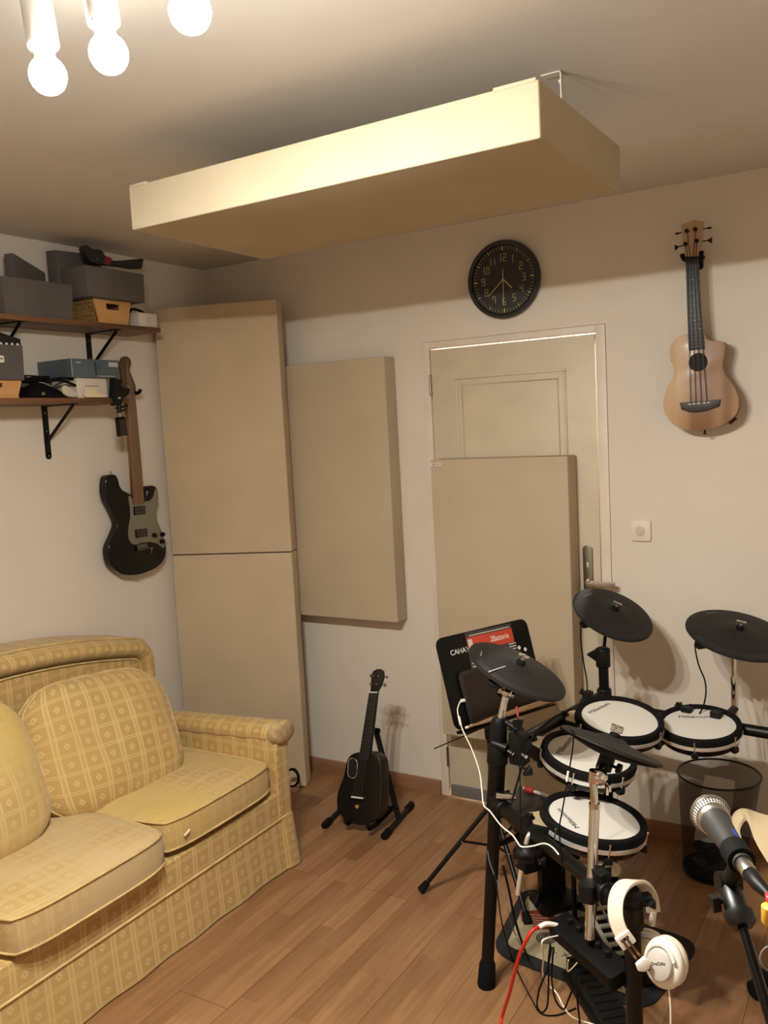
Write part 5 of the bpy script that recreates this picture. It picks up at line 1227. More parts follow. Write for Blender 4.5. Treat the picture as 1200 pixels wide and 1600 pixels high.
for k in range(5): mb.ppx([(813+k*1.5, 1427+k*4), (850+k*7, 1430+k*5), (850+k*7, 1431.3+k*5), (813+k*1.5, 1428.3+k*4)], V((0, 0, .0072)), up, 0, .0003)
mb.build('pale_stripes', mat('mat_cream', (158, 144, 116)), dm)
mb = MB(); q = mpt(853, 1466)
for r_ in (.030, .022, .014): mb.tube([q+V((r_*math.cos(2*PI*i/28), r_*math.sin(2*PI*i/28), 0)) for i in range(28)], .0022, 4, closed=True)
mb.disc(.008, .0075, 16, cx=q.x, cy=q.y); mb.build('ring_print', mat('mat_print_black', (30, 27, 25), .85), dm)
for s_, a, b in (('2', (861, 1487), (869, 1486)), ('X', (878, 1491), (889, 1494)), ('4', (892, 1497), (903, 1499))):
    A, Bx = mpt(*a), mpt(*b); x = Bx-A; text(s_, .032, frame((A+Bx)/2, up, x), mat('mat_print_black', (30, 27, 25)), dm, name='mat_lettering', extrude=.0002)

# kick tower and pedal
kt = thing('kick_tower', (-1.0, 2.76, 0), 'black kick drum tower standing on the drum mat among the kit legs', 'kick drum pad')
kd = V((.81, -.58, 0)).normalized(); ks = V((0, 0, 1)).cross(kd)
Kb = V((-1.045, 2.77, .008)); Mk = frame(Kb, (0, 0, 1), kd)
mb = MB(Mk); mb.prism([(-.08, -.07), (.03, -.09), (.05, -.07), (.05, .07), (.03, .09), (-.08, .07)], 0, .022); mb.build('base_plate', M_blkm, kt, bevel=.004)
mb = MB(Mk); mb.box(-.05, -.02, -.05, .05, .02, .34); mb.box(-.075, -.02, -.115, .115, .13, .345); mb.tube([(-.04, -.05, .03), (.0, -.09, .02)], .008, 6); mb.build('upright', M_blkm, kt, bevel=.005)
mb = MB(Mk @ Matrix.Translation((-.02, 0, .25)) @ Matrix.Rotation(PI/2, 4, 'Y')); mb.lathe([(0, 0), (.085, 0), (.09, .006), (.09, .02), (.082, .026), (0, .026)], 40); mb.build('strike_pad', M_rub, kt)
kp = thing('kick_pedal', (-.8, 2.6, 0), 'kick drum pedal with a slotted light grey footboard beside the chrome pole', 'drum pedal')
f0, f1 = V((-.900, 2.715, .125)), V((-.690, 2.475, .045)); fd = (f1-f0).normalized(); fn = V((0, 0, 1)); fside = V((0, 0, 1)).cross(fd).normalized(); fnn = fd.cross(fside); 
Mfp = frame(f0, fnn if fnn.z > 0 else -fnn, fd); Lf = (f1-f0).length
mb = MB(Mfp); hwid = .055
mb.box(0, Lf, -hwid, -hwid+.012, -.004, .004); mb.box(0, Lf, hwid-.012, hwid, -.004, .004); nsl = 9
for k in range(nsl+1): x = Lf*k/nsl; mb.box(min(x, Lf-.012), min(x, Lf-.012)+.012, -hwid+.012, hwid-.012, -.004, .004)
mb.box(0, Lf, -.004, .004, -.008, -.004); mb.build('footboard', mat('footboard_grey', (176, 172, 164), .45, .1), kp)
mb = MB(Mfp); mb.box(.0, Lf, -hwid+.006, hwid-.006, -.016, -.009); mb.build('footboard_backing', M_blkm, kp)
mb = MB(); mb.hexa([f0-fside*.05-fd*.02+V((0, 0, -.115)), f1-fside*.05+fd*.03+V((0, 0, -.035)), f1+fside*.05+fd*.03+V((0, 0, -.035)), f0+fside*.05-fd*.02+V((0, 0, -.115))], [f0-fside*.05-fd*.02+V((0, 0, -.104)), f1-fside*.05+fd*.03+V((0, 0, -.024)), f1+fside*.05+fd*.03+V((0, 0, -.024)), f0+fside*.05-fd*.02+V((0, 0, -.104))]); mb.build('pedal_base', M_blkm, kp)
for s_ in (-1, 1):
    q = f0+fside*.055*s_-fd*.03; mb = MB(); mb.tube([V((q.x, q.y, .012)), V((q.x, q.y, .20))], .009, 10); mb.build('pedal_post', M_blkm, kp)
mb = MB(); a, b = f0+fside*.055-fd*.03, f0-fside*.055-fd*.03; mb.tube([V((a.x, a.y, .195)), V((b.x, b.y, .195))], .006, 10); mb.build('pedal_axle', M_chrome, kp)
ax_ = (a+b)/2; bt = at(957, 1358, 2.85)
mb = MB(); mb.tube([V((ax_.x, ax_.y, .195)), bt], .0035, 8); mb.build('beater_rod', M_chrome, kp)
mb = MB(frame(bt, V((.7, -.5, .2)))); mb.lathe([(0, -.02), (.018, -.018), (.024, 0), (.020, .018), (0, .022)], 18); mb.build('beater', mat('cream_felt', (196, 182, 150), .9), kp)

# connector box hanging under the bar with the plugs
cb = thing('connector_box', at(925, 1480, 2.10), 'dark connector box slung under the near crossbar, red and white cables plugged in', 'electronic box')
b0, b1 = at(873, 1450, 2.22), at(970, 1520, 2.0); bd = (b1-b0).normalized(); Mb_ = frame((b0+b1)/2, V((0, 0, 1))-bd*bd.z, bd); Lb = (b1-b0).length
Mb_ = frame((b0+b1)/2, V((0, 0, 1)) - bd*bd.z + V((.0, -.25, 0)), bd)
mb = MB(Mb_); mb.prism(rrect(Lb, .066, .012), -.02, .018); mb.build('case', mat('translucent_black', (7, 7, 6), .6, var=.3, vscale=40, spec=.15), cb, bevel=.004)
for k in range(5):
    mb = MB(Mb_); mb.lathe([(0, .018), (.009, .018), (.007, .032), (0, .033)], 14, (-Lb*.32+k*.035, .012, 0)); mb.build('knob', M_blk, cb)
q = (b0+b1)/2; nbq = Aab+abd*((q-Aab).dot(abd)); mb = MB(); mb.tube([q+V((0, 0, .01)), nbq], .009, 8); mb.build('hanging_strap', M_blk, cb)
mb = MB(); pl = at(874, 1447, 2.19); mb.tube(catmull([at(842, 1449, 2.17), at(855, 1443.5, 2.18), pl], 5), .0062, 12); wp = mb.build('white_plug_sleeve', M_white, cb)
mb = MB(); mb.tube([pl, at(890, 1458, 2.17)], .008, 12); mb.build('jack_plug', M_darkchrome, cb)
# hi-hat control pedal at the bottom of the picture
hhc = on(935, 1572, 2, 0)
hh = thing('hihat_pedal', hhc, 'black hi-hat control pedal on the floor at the foot of the near post', 'drum pedal')
Mhh = frame(hhc+V((0, 0, .0075)), (0, 0, 1), (.66, -.75, 0))
mb = MB(Mhh); mb.box(-.14, .14, -.055, .055, 0, .02); mb.hexa([(-.13, -.045, .022), (.13, -.045, .022), (.13, .045, .022), (-.13, .045, .022)], [(-.13, -.045, .072), (.13, -.045, .03), (.13, .045, .03), (-.13, .045, .072)]); mb.build('pedal_body', M_blk, hh, bevel=.005)
mb = MB(Mhh)
for k in range(9): mb.hexa([(-.12+k*.028, -.035, .068-.0042*k), (-.112+k*.028, -.035, .066-.0042*k), (-.112+k*.028, .035, .066-.0042*k), (-.12+k*.028, .035, .068-.0042*k)], [(-.12+k*.028, -.035, .075-.0044*k), (-.112+k*.028, -.035, .073-.0044*k), (-.112+k*.028, .035, .073-.0044*k), (-.12+k*.028, .035, .075-.0044*k)])
mb.build('grip_ribs', M_rub, hh)

# ------------------------------------------------------------------ headphones on the near post
hd_ = thing('headphones', at(990, 1380, 1.97), 'white over-ear headphones hung over the top of the near rack post', 'headphones')
path = [(1021, 1424, 2.03), (1017, 1402, 2.02), (1007, 1385, 2.0), (992, 1377.5, 1.975), (975, 1383, 1.945), (964, 1400, 1.92), (961.5, 1425, 1.90), (966, 1447, 1.89), (976, 1467, 1.885)]
cpth = catmull([at(*p) for p in path], 6); wd = (CR*.93-CF*.12+CU*.0).normalized()
vv = []; uvs = []
for i, p in enumerate(cpth):
    t = (cpth[min(i+1, len(cpth)-1)]-cpth[max(i-1, 0)]).normalized(); w_ = (wd-t*wd.dot(t)).normalized(); n_ = t.cross(w_)
    h = .0165*(1-.15*(i/len(cpth)-.5)**2)
    for a, b in ((-1, -.3), (-.9, -1), (.9, -1), (1, -.3), (1, .3), (.9, 1), (-.9, 1), (-1, .3)): vv.append(p+w_*h*a+n_*.0042*b)
nb_ = 8; fs = [(i*nb_+k, i*nb_+(k+1) % nb_, (i+1)*nb_+(k+1) % nb_, (i+1)*nb_+k) for i in range(len(cpth)-1) for k in range(nb_)]+[tuple(range(nb_))[::-1], tuple(range(len(vv)-nb_, len(vv)))]
mb = MB(); mb.add(vv, fs, True); mb.build('headband', mat('white_leatherette', (226, 216, 196), .5), hd_)
e0 = at(977, 1468, 1.883); e1_ = at(1000, 1501, 1.86); d = (e1_-e0).normalized()
Me = frame(e0, -CF, d)
mb = MB(Me); mb.prism(rrect(.030, .036, .004), -.008, .006); en = mb.build('slider_housing', M_white, hd_, bevel=.0015)
mb = MB(Me); mb.prism(rrect(.006, .020, .002, cx=-.005), .006, .0065); mb.build('slider_window', M_rub, en)
mb = MB(frame((e0+e1_)/2, -CF, d)); mb.box(-.03, .03, -.0075, -.0025, -.002, .002); mb.box(-.03, .03, .0025, .0075, -.002, .002); mb.build('metal_slider', mat('bronze_metal', (132, 104, 84), .3, .9), hd_)
def cup(Cn, n, side, nm_txt=False):
    n = V(n).normalized(); M = frame(Cn, n, -CU); s_ = Matrix.Diagonal((1.12, .95, 1, 1)); M = M @ s_
    mb = MB(M); mb.lathe([(0, -.034), (.024, -.034), (.034, -.037), (.043, -.034), (.047, -.024), (.046, -.014), (.042, -.011), (0, -.011)], 40); mb.build('ear_cushion', mat('cushion_white', (220, 208, 184), .6, bump=.3, bscale=120), hd_)
    mb = MB(M); mb.lathe([(0, -.011), (.0455, -.011), (.0475, -.004), (.045, .004), (.036, .009), (0, .010)], 44); c_ = mb.build('ear_cup', M_white, hd_)
    mb = MB(M); mb.lathe([(0, .0095), (.031, .0095), (.030, .019), (.027, .0215), (0, .0215)], 40); cap_ = mb.build('cup_cap', mat('cap_grey_white', (196, 190, 180), .3), hd_)
    mb = MB(M); mb.tube([V((.036*math.cos(a), .036*math.sin(a), .014)) for a in [PI*.62+PI*.95*i/20 for i in range(21)]], .0042, 8); mb.build('yoke', M_white, hd_)
    return M, c_, cap_
cn1 = (-CF*.66-CR*.70+CU*.12); cc1 = at(1036, 1505, 1.87)
Mc1, c_, cap_ = cup(cc1, cn1, 1)
A = cc1+cn1.normalized()*.0222; tx = (CR*.75-CF*.62+CU*.35)
text('OneOdio', .0092, frame(A+CU*.004, cn1, tx), M_txt, cap_, name='lettering', extrude=.0002)
mb = MB(); q = A-tx.normalized()*.024+CU*(-.004); u_ = tx.normalized(); v_ = cn1.normalized().cross(u_); mb.tube([q+u_*.0042*math.cos(a)+v_*.0052*math.sin(a) for a in [2*PI*i/16 for i in range(16)]], .0009, 6, closed=True); mb.build('ring_logo', M_rub, cap_)
mb = MB(frame(e1_+d*.004, -CF, d)); mb.prism([(-.004, -.012), (.008, -.016), (.018, -.006), (.018, .008), (.004, .016), (-.006, .012)], -.006, .006); mb.build('cup_bracket', M_white, hd_, bevel=.002)
cup(at(1012, 1478, 2.03), (CF*.5+CR*.2+CU*.35), -1)
mb = MB(); mb.tube([at(1021, 1424, 2.03), at(1018, 1445, 2.035)], .008, 8); mb.build('slider_housing', M_white, hd_)
pj = at(1043, 1536, 1.865); mb = MB(); mb.tube([at(1042, 1527, 1.868), pj], .0042, 8); mb.build('cable_socket', M_rub, hd_)
cable('headphone_cable', 'thin white cable hanging from the lower ear cup of the headphones', [(1043, 1535, 1.865), (1046, 1555, 1.86), (1048, 1585, 1.86), (1047, 1640, 1.87)], .0020, M_whitec)

# ------------------------------------------------------------------ mesh waste bin
wb_ = thing('waste_bin', (-.60, 3.24, 0), 'black wire mesh waste bin on the floor below the right drum pad', 'waste bin')
bt_, bb_c = V((-.585, 3.238, .385)), V((-.610, 3.245, .004))
def binlathe(r0, r1, z0, z1, n=48):
    mb = MB(); vv = []; uvs = []
    for i, (r_, z_) in enumerate(((r0, z0), ((r0+r1)/2, (z0+z1)/2), (r1, z1))):
        k = i/2; cx = bb_c.x+(bt_.x-bb_c.x)*(z_/.385); cy = bb_c.y+(bt_.y-bb_c.y)*(z_/.385)
        for j in range(n+1):
            a = 2*PI*j/n; vv.append((cx+r_*math.cos(a), cy+r_*math.sin(a), z_)); uvs.append((j/n*.8, z_))
    fs = [(i*(n+1)+j, i*(n+1)+j+1, (i+1)*(n+1)+j+1, (i+1)*(n+1)+j) for i in range(2) for j in range(n)]
    mb.add(vv, fs, True, uvs=uvs); return mb
binlathe(.108, .143, .012, .38).build('mesh_wall', M_mesh, wb_)
mb = MB(); mb.tube([bt_+V((.1435*math.cos(a), .1435*math.sin(a), 0)) for a in [2*PI*i/48 for i in range(48)]], .0042, 10, closed=True); mb.build('rim', M_blkm, wb_)
mb = MB(); mb.lathe([(0, .002), (.105, .002), (.109, .006), (.109, .024), (.106, .024), (.106, .008), (0, .008)], 48, (bb_c.x, bb_c.y, 0)); mb.build('solid_base', M_blkm, wb_)
def sheet(name, pts, m, label, cat, crumple=.004, seed=1):
    rnd = random.Random(seed); n = 6; a, b, c_, d_ = [V(p) for p in pts]; vv = []
    for i in range(n+1):
        for j in range(n+1):
            u, v = i/n, j/n; p = (a*(1-u)+b*u)*(1-v)+(d_*(1-u)+c_*u)*v; vv.append(p+V((rnd.uniform(-1, 1), rnd.uniform(-1, 1), rnd.uniform(-1, 1)))*crumple)
    o = len(vv); nn = (b-a).cross(d_-a).normalized()*.0008; fs = [(i*(n+1)+j, (i+1)*(n+1)+j, (i+1)*(n+1)+j+1, i*(n+1)+j+1) for i in range(n) for j in range(n)]
    vv2 = vv+[p-nn for p in vv]
    ed = [(i*(n+1), (i+1)*(n+1)) for i in range(n)]+[((i+1)*(n+1)+n, i*(n+1)+n) for i in range(n)]+[(j+1, j) for j in range(n)]+[(n*(n+1)+j, n*(n+1)+j+1) for j in range(n)]
    mb = MB(); mb.add(vv2, fs+[tuple(o+q for q in f[::-1]) for f in fs]+[(y, x, o+x, o+y) for x, y in ed], False); return tag(mb.build(name, m), label, cat)
sheet('paper_sheet', [(-.66, 3.165, .15), (-.545, 3.15, .16), (-.535, 3.27, .355), (-.65, 3.31, .345)], mat('waste_paper', (206, 198, 186), .8), 'white paper sheet sticking up inside the mesh waste bin', 'paper', .003, 4)
sheet('black_wrapper', [(-.68, 3.19, .05), (-.56, 3.17, .04), (-.55, 3.29, .10), (-.67, 3.30, .11)], mat('black_film', (18, 17, 18), .25), 'crumpled black plastic wrapper at the bottom of the mesh waste bin', 'wrapper', .022, 8)
sheet('coloured_packet', [(-.58, 3.20, .14), (-.52, 3.23, .13), (-.50, 3.26, .26), (-.56, 3.25, .25)], mat('packet_print', (104, 66, 34), .4, var=.35, vscale=30), 'crumpled brown and red snack packet in the mesh waste bin', 'packet', .008, 9)

# ------------------------------------------------------------------ moulded chair at the right edge
ch = thing('shell_chair', (-.13, 2.42, 0), 'cream moulded shell chair on black casters cut by the right edge of the photo', 'chair')
M_shell = mat('cream_shell_plastic', (206, 186, 150), .35)
outer = [(1156, 1334, 2.40), (1150, 1312, 2.42), (1144.5, 1290, 2.44), (1147, 1274, 2.45), (1157, 1265.5, 2.45), (1169, 1266, 2.43), (1184, 1271, 2.40), (1203, 1276, 2.36), (1228, 1283, 2.30), (1262, 1298, 2.24)]
inner_ = [(1161, 1333, 2.37), (1157, 1314, 2.37), (1154, 1298, 2.38), (1158, 1287, 2.39), (1164, 1281, 2.39), (1169, 1285, 2.36), (1180, 1314, 2.31), (1196, 1341, 2.26), (1218, 1372, 2.20), (1250, 1410, 2.14)]
O = catmull([at(*p) for p in outer], 5); I = catmull([at(*p) for p in inner_], 5)
vv = []; m_ = 9
for i in range(len(O)):
    a, b = O[i], I[i]; t = (O[min(i+1, len(O)-1)]-O[max(i-1, 0)]).normalized(); w_ = (b-a); n_ = w_.cross(t).normalized()
    if n_.dot(CAM-a) < 0: n_ = -n_
    for k in range(m_): s_ = k/(m_-1); vv.append(a+w_*s_+n_*(.010*math.sin(PI*s_)+.004))
    for k in range(m_-1, -1, -1): s_ = k/(m_-1); vv.append(a+w_*s_+n_*(.010*math.sin(PI*s_)-.004))
q_ = 2*m_; fs = [(i*q_+k, i*q_+(k+1) % q_, (i+1)*q_+(k+1) % q_, (i+1)*q_+k) for i in range(len(O)-1) for k in range(q_)]
mb = MB(); mb.add(vv, fs+[tuple(range(q_)), tuple(range(len(vv)-q_, len(vv)))[::-1]], True); rr_ = mb.build('arm', M_shell, ch)
bmx = bmesh.new(); bmx.from_mesh(rr_.data); bmesh.ops.recalc_face_normals(bmx, faces=bmx.faces); bmx.to_mesh(rr_.data); bmx.free()
# seat pan and back, beyond the edge of the picture
vv = []; n = 16
for i in range(n+1):
    for j in range(n+1):
        u, v = 2*i/n-1, 2*j/n-1; x = .19*u*math.sqrt(1-v*v*.35); y = .19*v*math.sqrt(1-u*u*.35); vv.append((.045+x, 2.30+y, .44+.06*(u*u*.3+v*v*.5)+(.30*max(0, u)**3)))
fs = [(i*(n+1)+j, (i+1)*(n+1)+j, (i+1)*(n+1)+j+1, i*(n+1)+j+1) for i in range(n) for j in range(n)]
o2 = len(vv); vv2 = vv+[(p[0], p[1], p[2]-.007) for p in vv]
ed = [(i*(n+1), (i+1)*(n+1)) for i in range(n)]+[((i+1)*(n+1)+n, i*(n+1)+n) for i in range(n)]+[(j+1, j) for j in range(n)]+[(n*(n+1)+j, n*(n+1)+j+1) for j in range(n)]
mb = MB(); mb.add(vv2, fs+[tuple(o2+q for q in f[::-1]) for f in fs]+[(y, x, o2+x, o2+y) for x, y in ed], True); mb.build('seat_shell', M_shell, ch)
cc_ = V((-.125, 2.42, 0))
mb = MB(); mb.tube([cc_+V((0, 0, .10)), cc_+V((.02, -.02, .43))], .024, 16); mb.build('gas_column', M_blkm, ch)
c0 = on(1166, 1528, 2, .03); c1_ = on(1178, 1592, 2, .03)
a0 = math.atan2(c0.y-cc_.y, c0.x-cc_.x); RR = .28
for k in range(5):
    a = a0+2*PI*k/5; e = cc_+V((RR*math.cos(a), RR*math.sin(a), .075)); dd = V((math.cos(a), math.sin(a), 0))
    mb = MB(); mb.tube([cc_+V((0, 0, .115)), e], [.022, .014], 12); mb.build('base_spoke', M_blkm, ch)
    mb = MB()
    sd = V((-dd.y, dd.x, 0))
    for s_ in (-1, 1): mb.tube([V((e.x, e.y, .028))+sd*s_*.006, V((e.x, e.y, .028))+sd*s_*.008, V((e.x, e.y, .028))+sd*s_*.024, V((e.x, e.y, .028))+sd*s_*.026], [.022, .0275, .0275, .022], 20)
    mb.tube([V((e.x, e.y, .03)), V((e.x, e.y, .08))], .008, 8); mb.build('caster', M_rub, ch)

# ------------------------------------------------------------------ microphone on its stand
Bc = at(1110, 1272, 1.2); Et = at(1153, 1337, 1.085); axm = (Et-Bc).normalized()
mic = thing('microphone', Bc, 'dark grey handheld vocal microphone with a round silver wire grille', 'microphone')
Mm_ = frame(Bc, axm, CU)
R = .0255
prof = [(R*math.sin(PI*i/16), -R*math.cos(PI*i/16)) for i in range(0, 13)]
mb = MB(Mm_); mb.lathe([(p[0], p[1]) for p in prof]+[(.0215, .020)], 48, uvm=True); mb.build('grille', M_grille, mic)
mb = MB(Mm_); mb.lathe([(.0262, -.004), (.0268, -.002), (.0268, .002), (.0262, .004)], 48); mb.build('grille_band', mat('satin_silver', (200, 196, 188), .3, 1.), mic)
mb = MB(Mm_); mb.lathe([(.019, .012), (.0225, .014), (.0222, .022), (.019, .025)], 40); mb.build('silver_collar', MATS['satin_silver'], mic)
mb = MB(Mm_); mb.lathe([(.0205, .022), (.0188, .028), (.0172, .05), (.0145, .09), (.0120, .125), (.0118, .136), (.009, .137), (0, .137)], 36); hb2 = mb.build('handle', mat('dark_grey_enamel', (46, 44, 43), .5), mic)
mb = MB(Mm_ @ Matrix.Rotation(-0.75, 4, 'Z')); vv = []
for i in range(9):
    for z_, r_ in ((.074, .0160), (.092, .0149)): a = -.55+1.1*i/8; vv.append((r_*math.cos(a), r_*math.sin(a), z_))
mb.add(vv, [(2*i, 2*i+1, 2*i+3, 2*i+2) for i in range(8)], True); mb.build('blue_tape', mat('blue_tape', (44, 62, 140), .5), mic)
x0 = Bc+axm*.137; x1_ = at(1166, 1347, 1.062); x2_ = at(1184, 1366, 1.02); x3_ = at(1195, 1382, 1.0)
xl = thing('microphone_cable', x1_, 'red microphone cable with silver and black plug at the tail of the microphone', 'cable')
mb = MB(); d = axm; mb.tube([Bc+axm*.130, Bc+axm*.136, Bc+axm*.158, Bc+axm*.160], [.0085, .0096, .0096, .0088], 20); mb.build('silver_plug_shell', MATS['satin_silver'], xl)
q = Bc+axm*.160; q2 = q+(axm+CR*.1-CU*.05).normalized()*.022; q3 = q2+(axm*.9+CR*.25-CU*.1).normalized()*.020
mb = MB(); mb.tube([q, q+(q2-q)*.1, q2, q3], [.0082, .0095, .0085, .0055], 18); mb.build('black_boot', M_blk, xl)
mb = MB(); mb.tube(catmull([q3-(q3-q2)*.3, q3, at(1200, 1400, .96), at(1206, 1425, .95), at(1215, 1500, .93), at(1230, 1640, .9), V((.02, .62, .02)), V((.25, .5, .012))], 7), .0034, 10); mb.build('red_lead', mat('red_pink_cable', (204, 44, 52), .4), xl)
# yellow cable tie tag
mb = MB(); ya_ = at(1204, 1430, .95); mb.tube([ya_+V((0, 0, .012)), ya_+V((0, 0, .010)), ya_-V((0, 0, .008)), ya_-V((0, 0, .012))], [.006, .0095, .0095, .006], 12); mb.build('yellow_wrap', mat('yellow_tape', (226, 176, 58), .5), xl)
# stand
mst = thing('microphone_stand', at(1300, 2200, .9), 'black microphone stand whose boom rises from the lower right corner', 'microphone stand')
cpn = Bc+axm*.116
mb = MB(frame(cpn, axm, CU)); mb.lathe([(.0140, -.018), (.0172, -.017), (.0168, .014), (.0135, .015), (.0140, -.018)], 28, closed=False); mb.build('microphone_clip', M_rub, mst)
j_ = at(1138, 1378, 1.115)
mb = MB(); mb.tube([cpn-CU*.012, cpn-CU*.022-CR*.004, j_], [.012, .011, .011], 12); mb.tube([j_-CR*.014, j_+CR*.014], .013, 16); mb.build('clip_joint', M_blk, mst)
g0, g1 = at(1139, 1384, 1.11), at(1158, 1441, 1.075)
mb = MB(); gd = (g1-g0).normalized(); mb.tube([g0, g0+gd*.004, g1-gd*.014, g1-gd*.012, g1, g1+gd*.006], [.010, .0135, .0145, .0185, .0185, .013], 24); mb.build('clutch_grip', mat('satin_black', (12, 11, 11), .4), mst)
mb = MB(); kk = at(1128, 1394, 1.105); knob(mb, g0+gd*.016, -CR-CU*.2, .013); mb.build('clutch_knob', M_blk, mst)
bm0 = g1+gd*.002; bm1 = at(1206, 1600, .985); bdir = (bm1-bm0).normalized(); bm2 = bm0+bdir*.42
mb = MB(); mb.tube([bm0, bm2], .0062, 16); mb.build('boom_tube', mat('black_chrome', (40, 38, 38), .15, .9), mst)
mb = MB(); mb.tube([bm2+V((0, 0, .03)), V((bm2.x, bm2.y, .05))], .011, 14); mb.ball(bm2, .022, 14); mb.build('upright_pole', M_blkm, mst)
for k in range(3):
    a = -1.2+2*PI*k/3; e = V((bm2.x+.26*math.cos(a), bm2.y+.26*math.sin(a), .012)); mb = MB(); mb.tube([V((bm2.x, bm2.y, .16)), e], .008, 8); mb.build('tripod_leg', M_blkm, mst)

# ------------------------------------------------------------------ cables round the kit
cable('tablet_cable', 'white cable running from the tablet down past the tall rack post to the kit', [(719, 1096, 2.93), (715, 1108, 2.90), (717, 1122, 2.86), (724, 1143, 2.80), (737, 1170, 2.72), (749, 1205, 2.62), (753, 1235, 2.55), (756, 1258, 2.50), (766, 1268, 2.46), (783, 1290, 2.42), (800, 1304, 2.36), (808, 1315, 2.33), (815, 1323, 2.31), (832, 1322, 2.30), (850, 1318, 2.28), (862, 1323, 2.26), (872, 1334, 2.24), (884, 1352, 2.22)], .0021, M_whitec)
mb = MB(); mb.tube([at(717, 1120, 2.862), at(720, 1133, 2.84)], .0042, 8); tag(mb.build('inline_plug', M_whitec), 'white inline connector on the tablet cable, in front of the music stand', 'cable connector')
cable('red_cable', 'thick red cable dropping from the connector box to the floor at the bottom edge', [(842, 1449, 2.17), (832, 1454, 2.16), (822, 1470, 2.16), (812, 1492, 2.18), (804, 1520, 2.20), (795, 1555, 2.24), (784, 1590, 2.28), (778, 1620, 2.24), V((-.99, 1.95, .01)), V((-1.0, 1.75, .006))], .0048, M_redc)
cable('white_cable', 'white cable looping from the connector box over the floor to the bottom edge', [(872, 1462, 2.16), (850, 1468, 2.12), (847, 1478, 2.12), (849, 1500, 2.16), (848, 1520, 2.24), (856, 1538, 2.30), (870, 1552, 2.30), (880, 1572, 2.28), (893, 1588, 2.24), (912, 1596, 2.20), (935, 1604, 2.14), (960, 1620, 2.08)], .0022, M_whitec)
cable('white_cable', 'short pale cable end curling out under the connector box', [(888, 1500, 2.15), (887, 1517, 2.17), (893, 1514, 2.14), (902, 1504, 2.12)], .0018, mat('ivory_cable', (204, 192, 150), .5))
cable('black_cable', 'thin black cable crossing the floor boards near the tall rack post', [(770, 1340, 2.50), (778, 1400, 2.46), (786, 1450, 2.44), V(on(800, 1497, 2, .012)), V(on(812, 1525, 2, .004)), V(on(830, 1560, 2, .004)), V(on(845, 1583, 2, .004)), V(on(870, 1586, 2, .004)), V(on(900, 1575, 2, .004))], .0021, M_rub)
cable('black_cable', 'black cable loop hanging under the connector box, the left of two loops', [(862, 1480, 2.14), (855, 1515, 2.16), (843, 1545, 2.20), (839, 1570, 2.22), (846, 1582, 2.22), (855, 1572, 2.20), (857, 1540, 2.16), (857, 1500, 2.12), (860, 1475, 2.12)], .0023, M_rub)
cable('black_cable', 'black cable loop hanging under the connector box, the right of two loops', [(865, 1480, 2.12), (862, 1525, 2.16), (867, 1560, 2.20), (880, 1577, 2.20), (888, 1562, 2.18), (896, 1540, 2.15), (900, 1515, 2.12)], .0023, M_rub)
cable('black_cable', 'black cable falling from the connector box to the bottom edge', [(900, 1520, 2.10), (901, 1550, 2.10), (904, 1580, 2.12), (910, 1640, 2.14)], .0026, M_rub)
cable('cymbal_cable', 'black cable dropping from the left edge of the cymbal on the far post', [(911, 969, 3.15), (908, 975, 3.14), (907.5, 1000, 3.13), (912, 1035, 3.12), (917, 1065, 3.11), (918, 1100, 3.10), (915, 1130, 3.08)], .0026, M_rub)
cable('cymbal_cable', 'black cable hanging from the wide cymbal at the right edge', [(1087, 1001, 3.02), (1086.5, 1015, 3.01), (1092, 1040, 3.0), (1101, 1062, 2.99), (1103, 1082, 2.98), (1099, 1103, 2.96), (1090, 1120, 2.96)], .0026, M_rub)
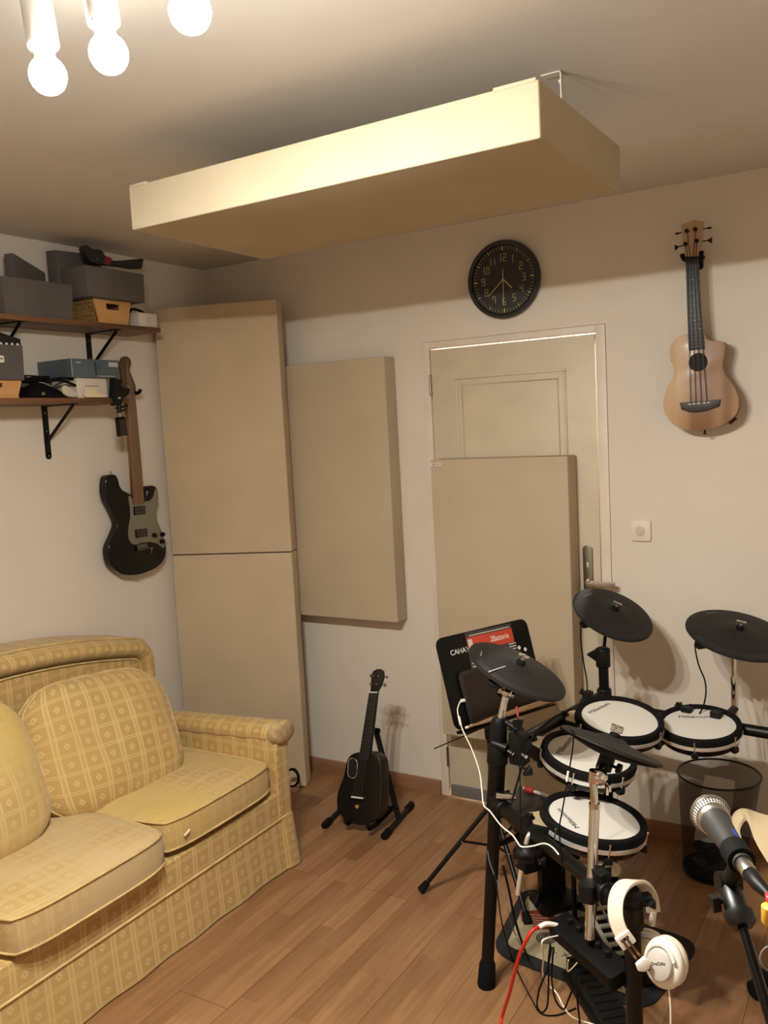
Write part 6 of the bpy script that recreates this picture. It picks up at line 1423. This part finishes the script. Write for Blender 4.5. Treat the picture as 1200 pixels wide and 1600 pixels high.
cable('cymbal_cable', 'black cable hanging from the edge-on hi-hat across the two lower drum pads', [(893, 1140, 2.16), (896, 1150, 2.16), (894, 1175, 2.16), (889, 1205, 2.16), (884, 1235, 2.17), (879, 1265, 2.18), (874, 1300, 2.20), (880, 1360, 2.22)], .0020, M_rub)
mb = MB(); mb.tube([at(888, 1205, 2.158), at(885.5, 1221, 2.158)], .0030, 8); tag(mb.build('white_cable_marker', M_white), 'white band clipped on the cable hanging from the hi-hat', 'cable marker')
cable('black_cable', 'straight black lead from a red tip hanging in front of the tall rack post', [(809, 1112, 2.46), (810, 1150, 2.46), (812, 1200, 2.45), (813, 1250, 2.44), (813, 1310, 2.40)], .0020, M_rub)
mb = MB(); mb.tube([at(807, 1104, 2.46), at(809.5, 1120, 2.46)], .0030, 8); tag(mb.build('red_cable_marker', mat('orange_red', (178, 66, 40), .5)), 'red band at the top of the lead hanging in front of the tall rack post', 'cable marker')
cable('black_cable', 'black lead curving from the far post down beside the music stand to a clamp', [(893, 1108, 2.80), (868, 1120, 2.72), (845, 1138, 2.62), (830, 1156, 2.52), (818, 1190, 2.48), (806, 1230, 2.46), (797, 1262, 2.44)], .0034, M_rub)
cable('black_cable', 'thin grey-black lead sagging along the tall rack post down to the drum mat', [(762, 1330, 2.55), (766, 1350, 2.52), (776, 1375, 2.48), (790, 1405, 2.44), (798, 1440, 2.46), V(on(806, 1462, 2, .02))], .0016, mat('grey_cable', (86, 84, 84), .5))
cable('black_cable', 'black lead running down from the near bar onto the drum mat', [(786, 1352, 2.44), (795, 1390, 2.44), (803, 1430, 2.46), (812, 1462, 2.50), V(on(822, 1490, 2, .012))], .0036, M_rub)

gl = at(1207, 1498, 1.3); gM = frame(gl, -CF, CR); mb = MB(gM)
mb.tube(catmull([(-.002, -.10, 0), (.006, -.03, 0), (-.012, -.014, .002), (-.0185, 0, 0), (-.012, .015, 0), (.002, .019, .002), (.017, .008, .004), (.018, -.012, .004), (.004, -.03, .002), (.02, -.09, .002)], 6), .0016, 8)
tag(mb.build('grey_cable', mat('grey_cable_jacket', (112, 106, 100), .5)), 'loop of thin grey cable at the right edge beside the microphone boom', 'cable')
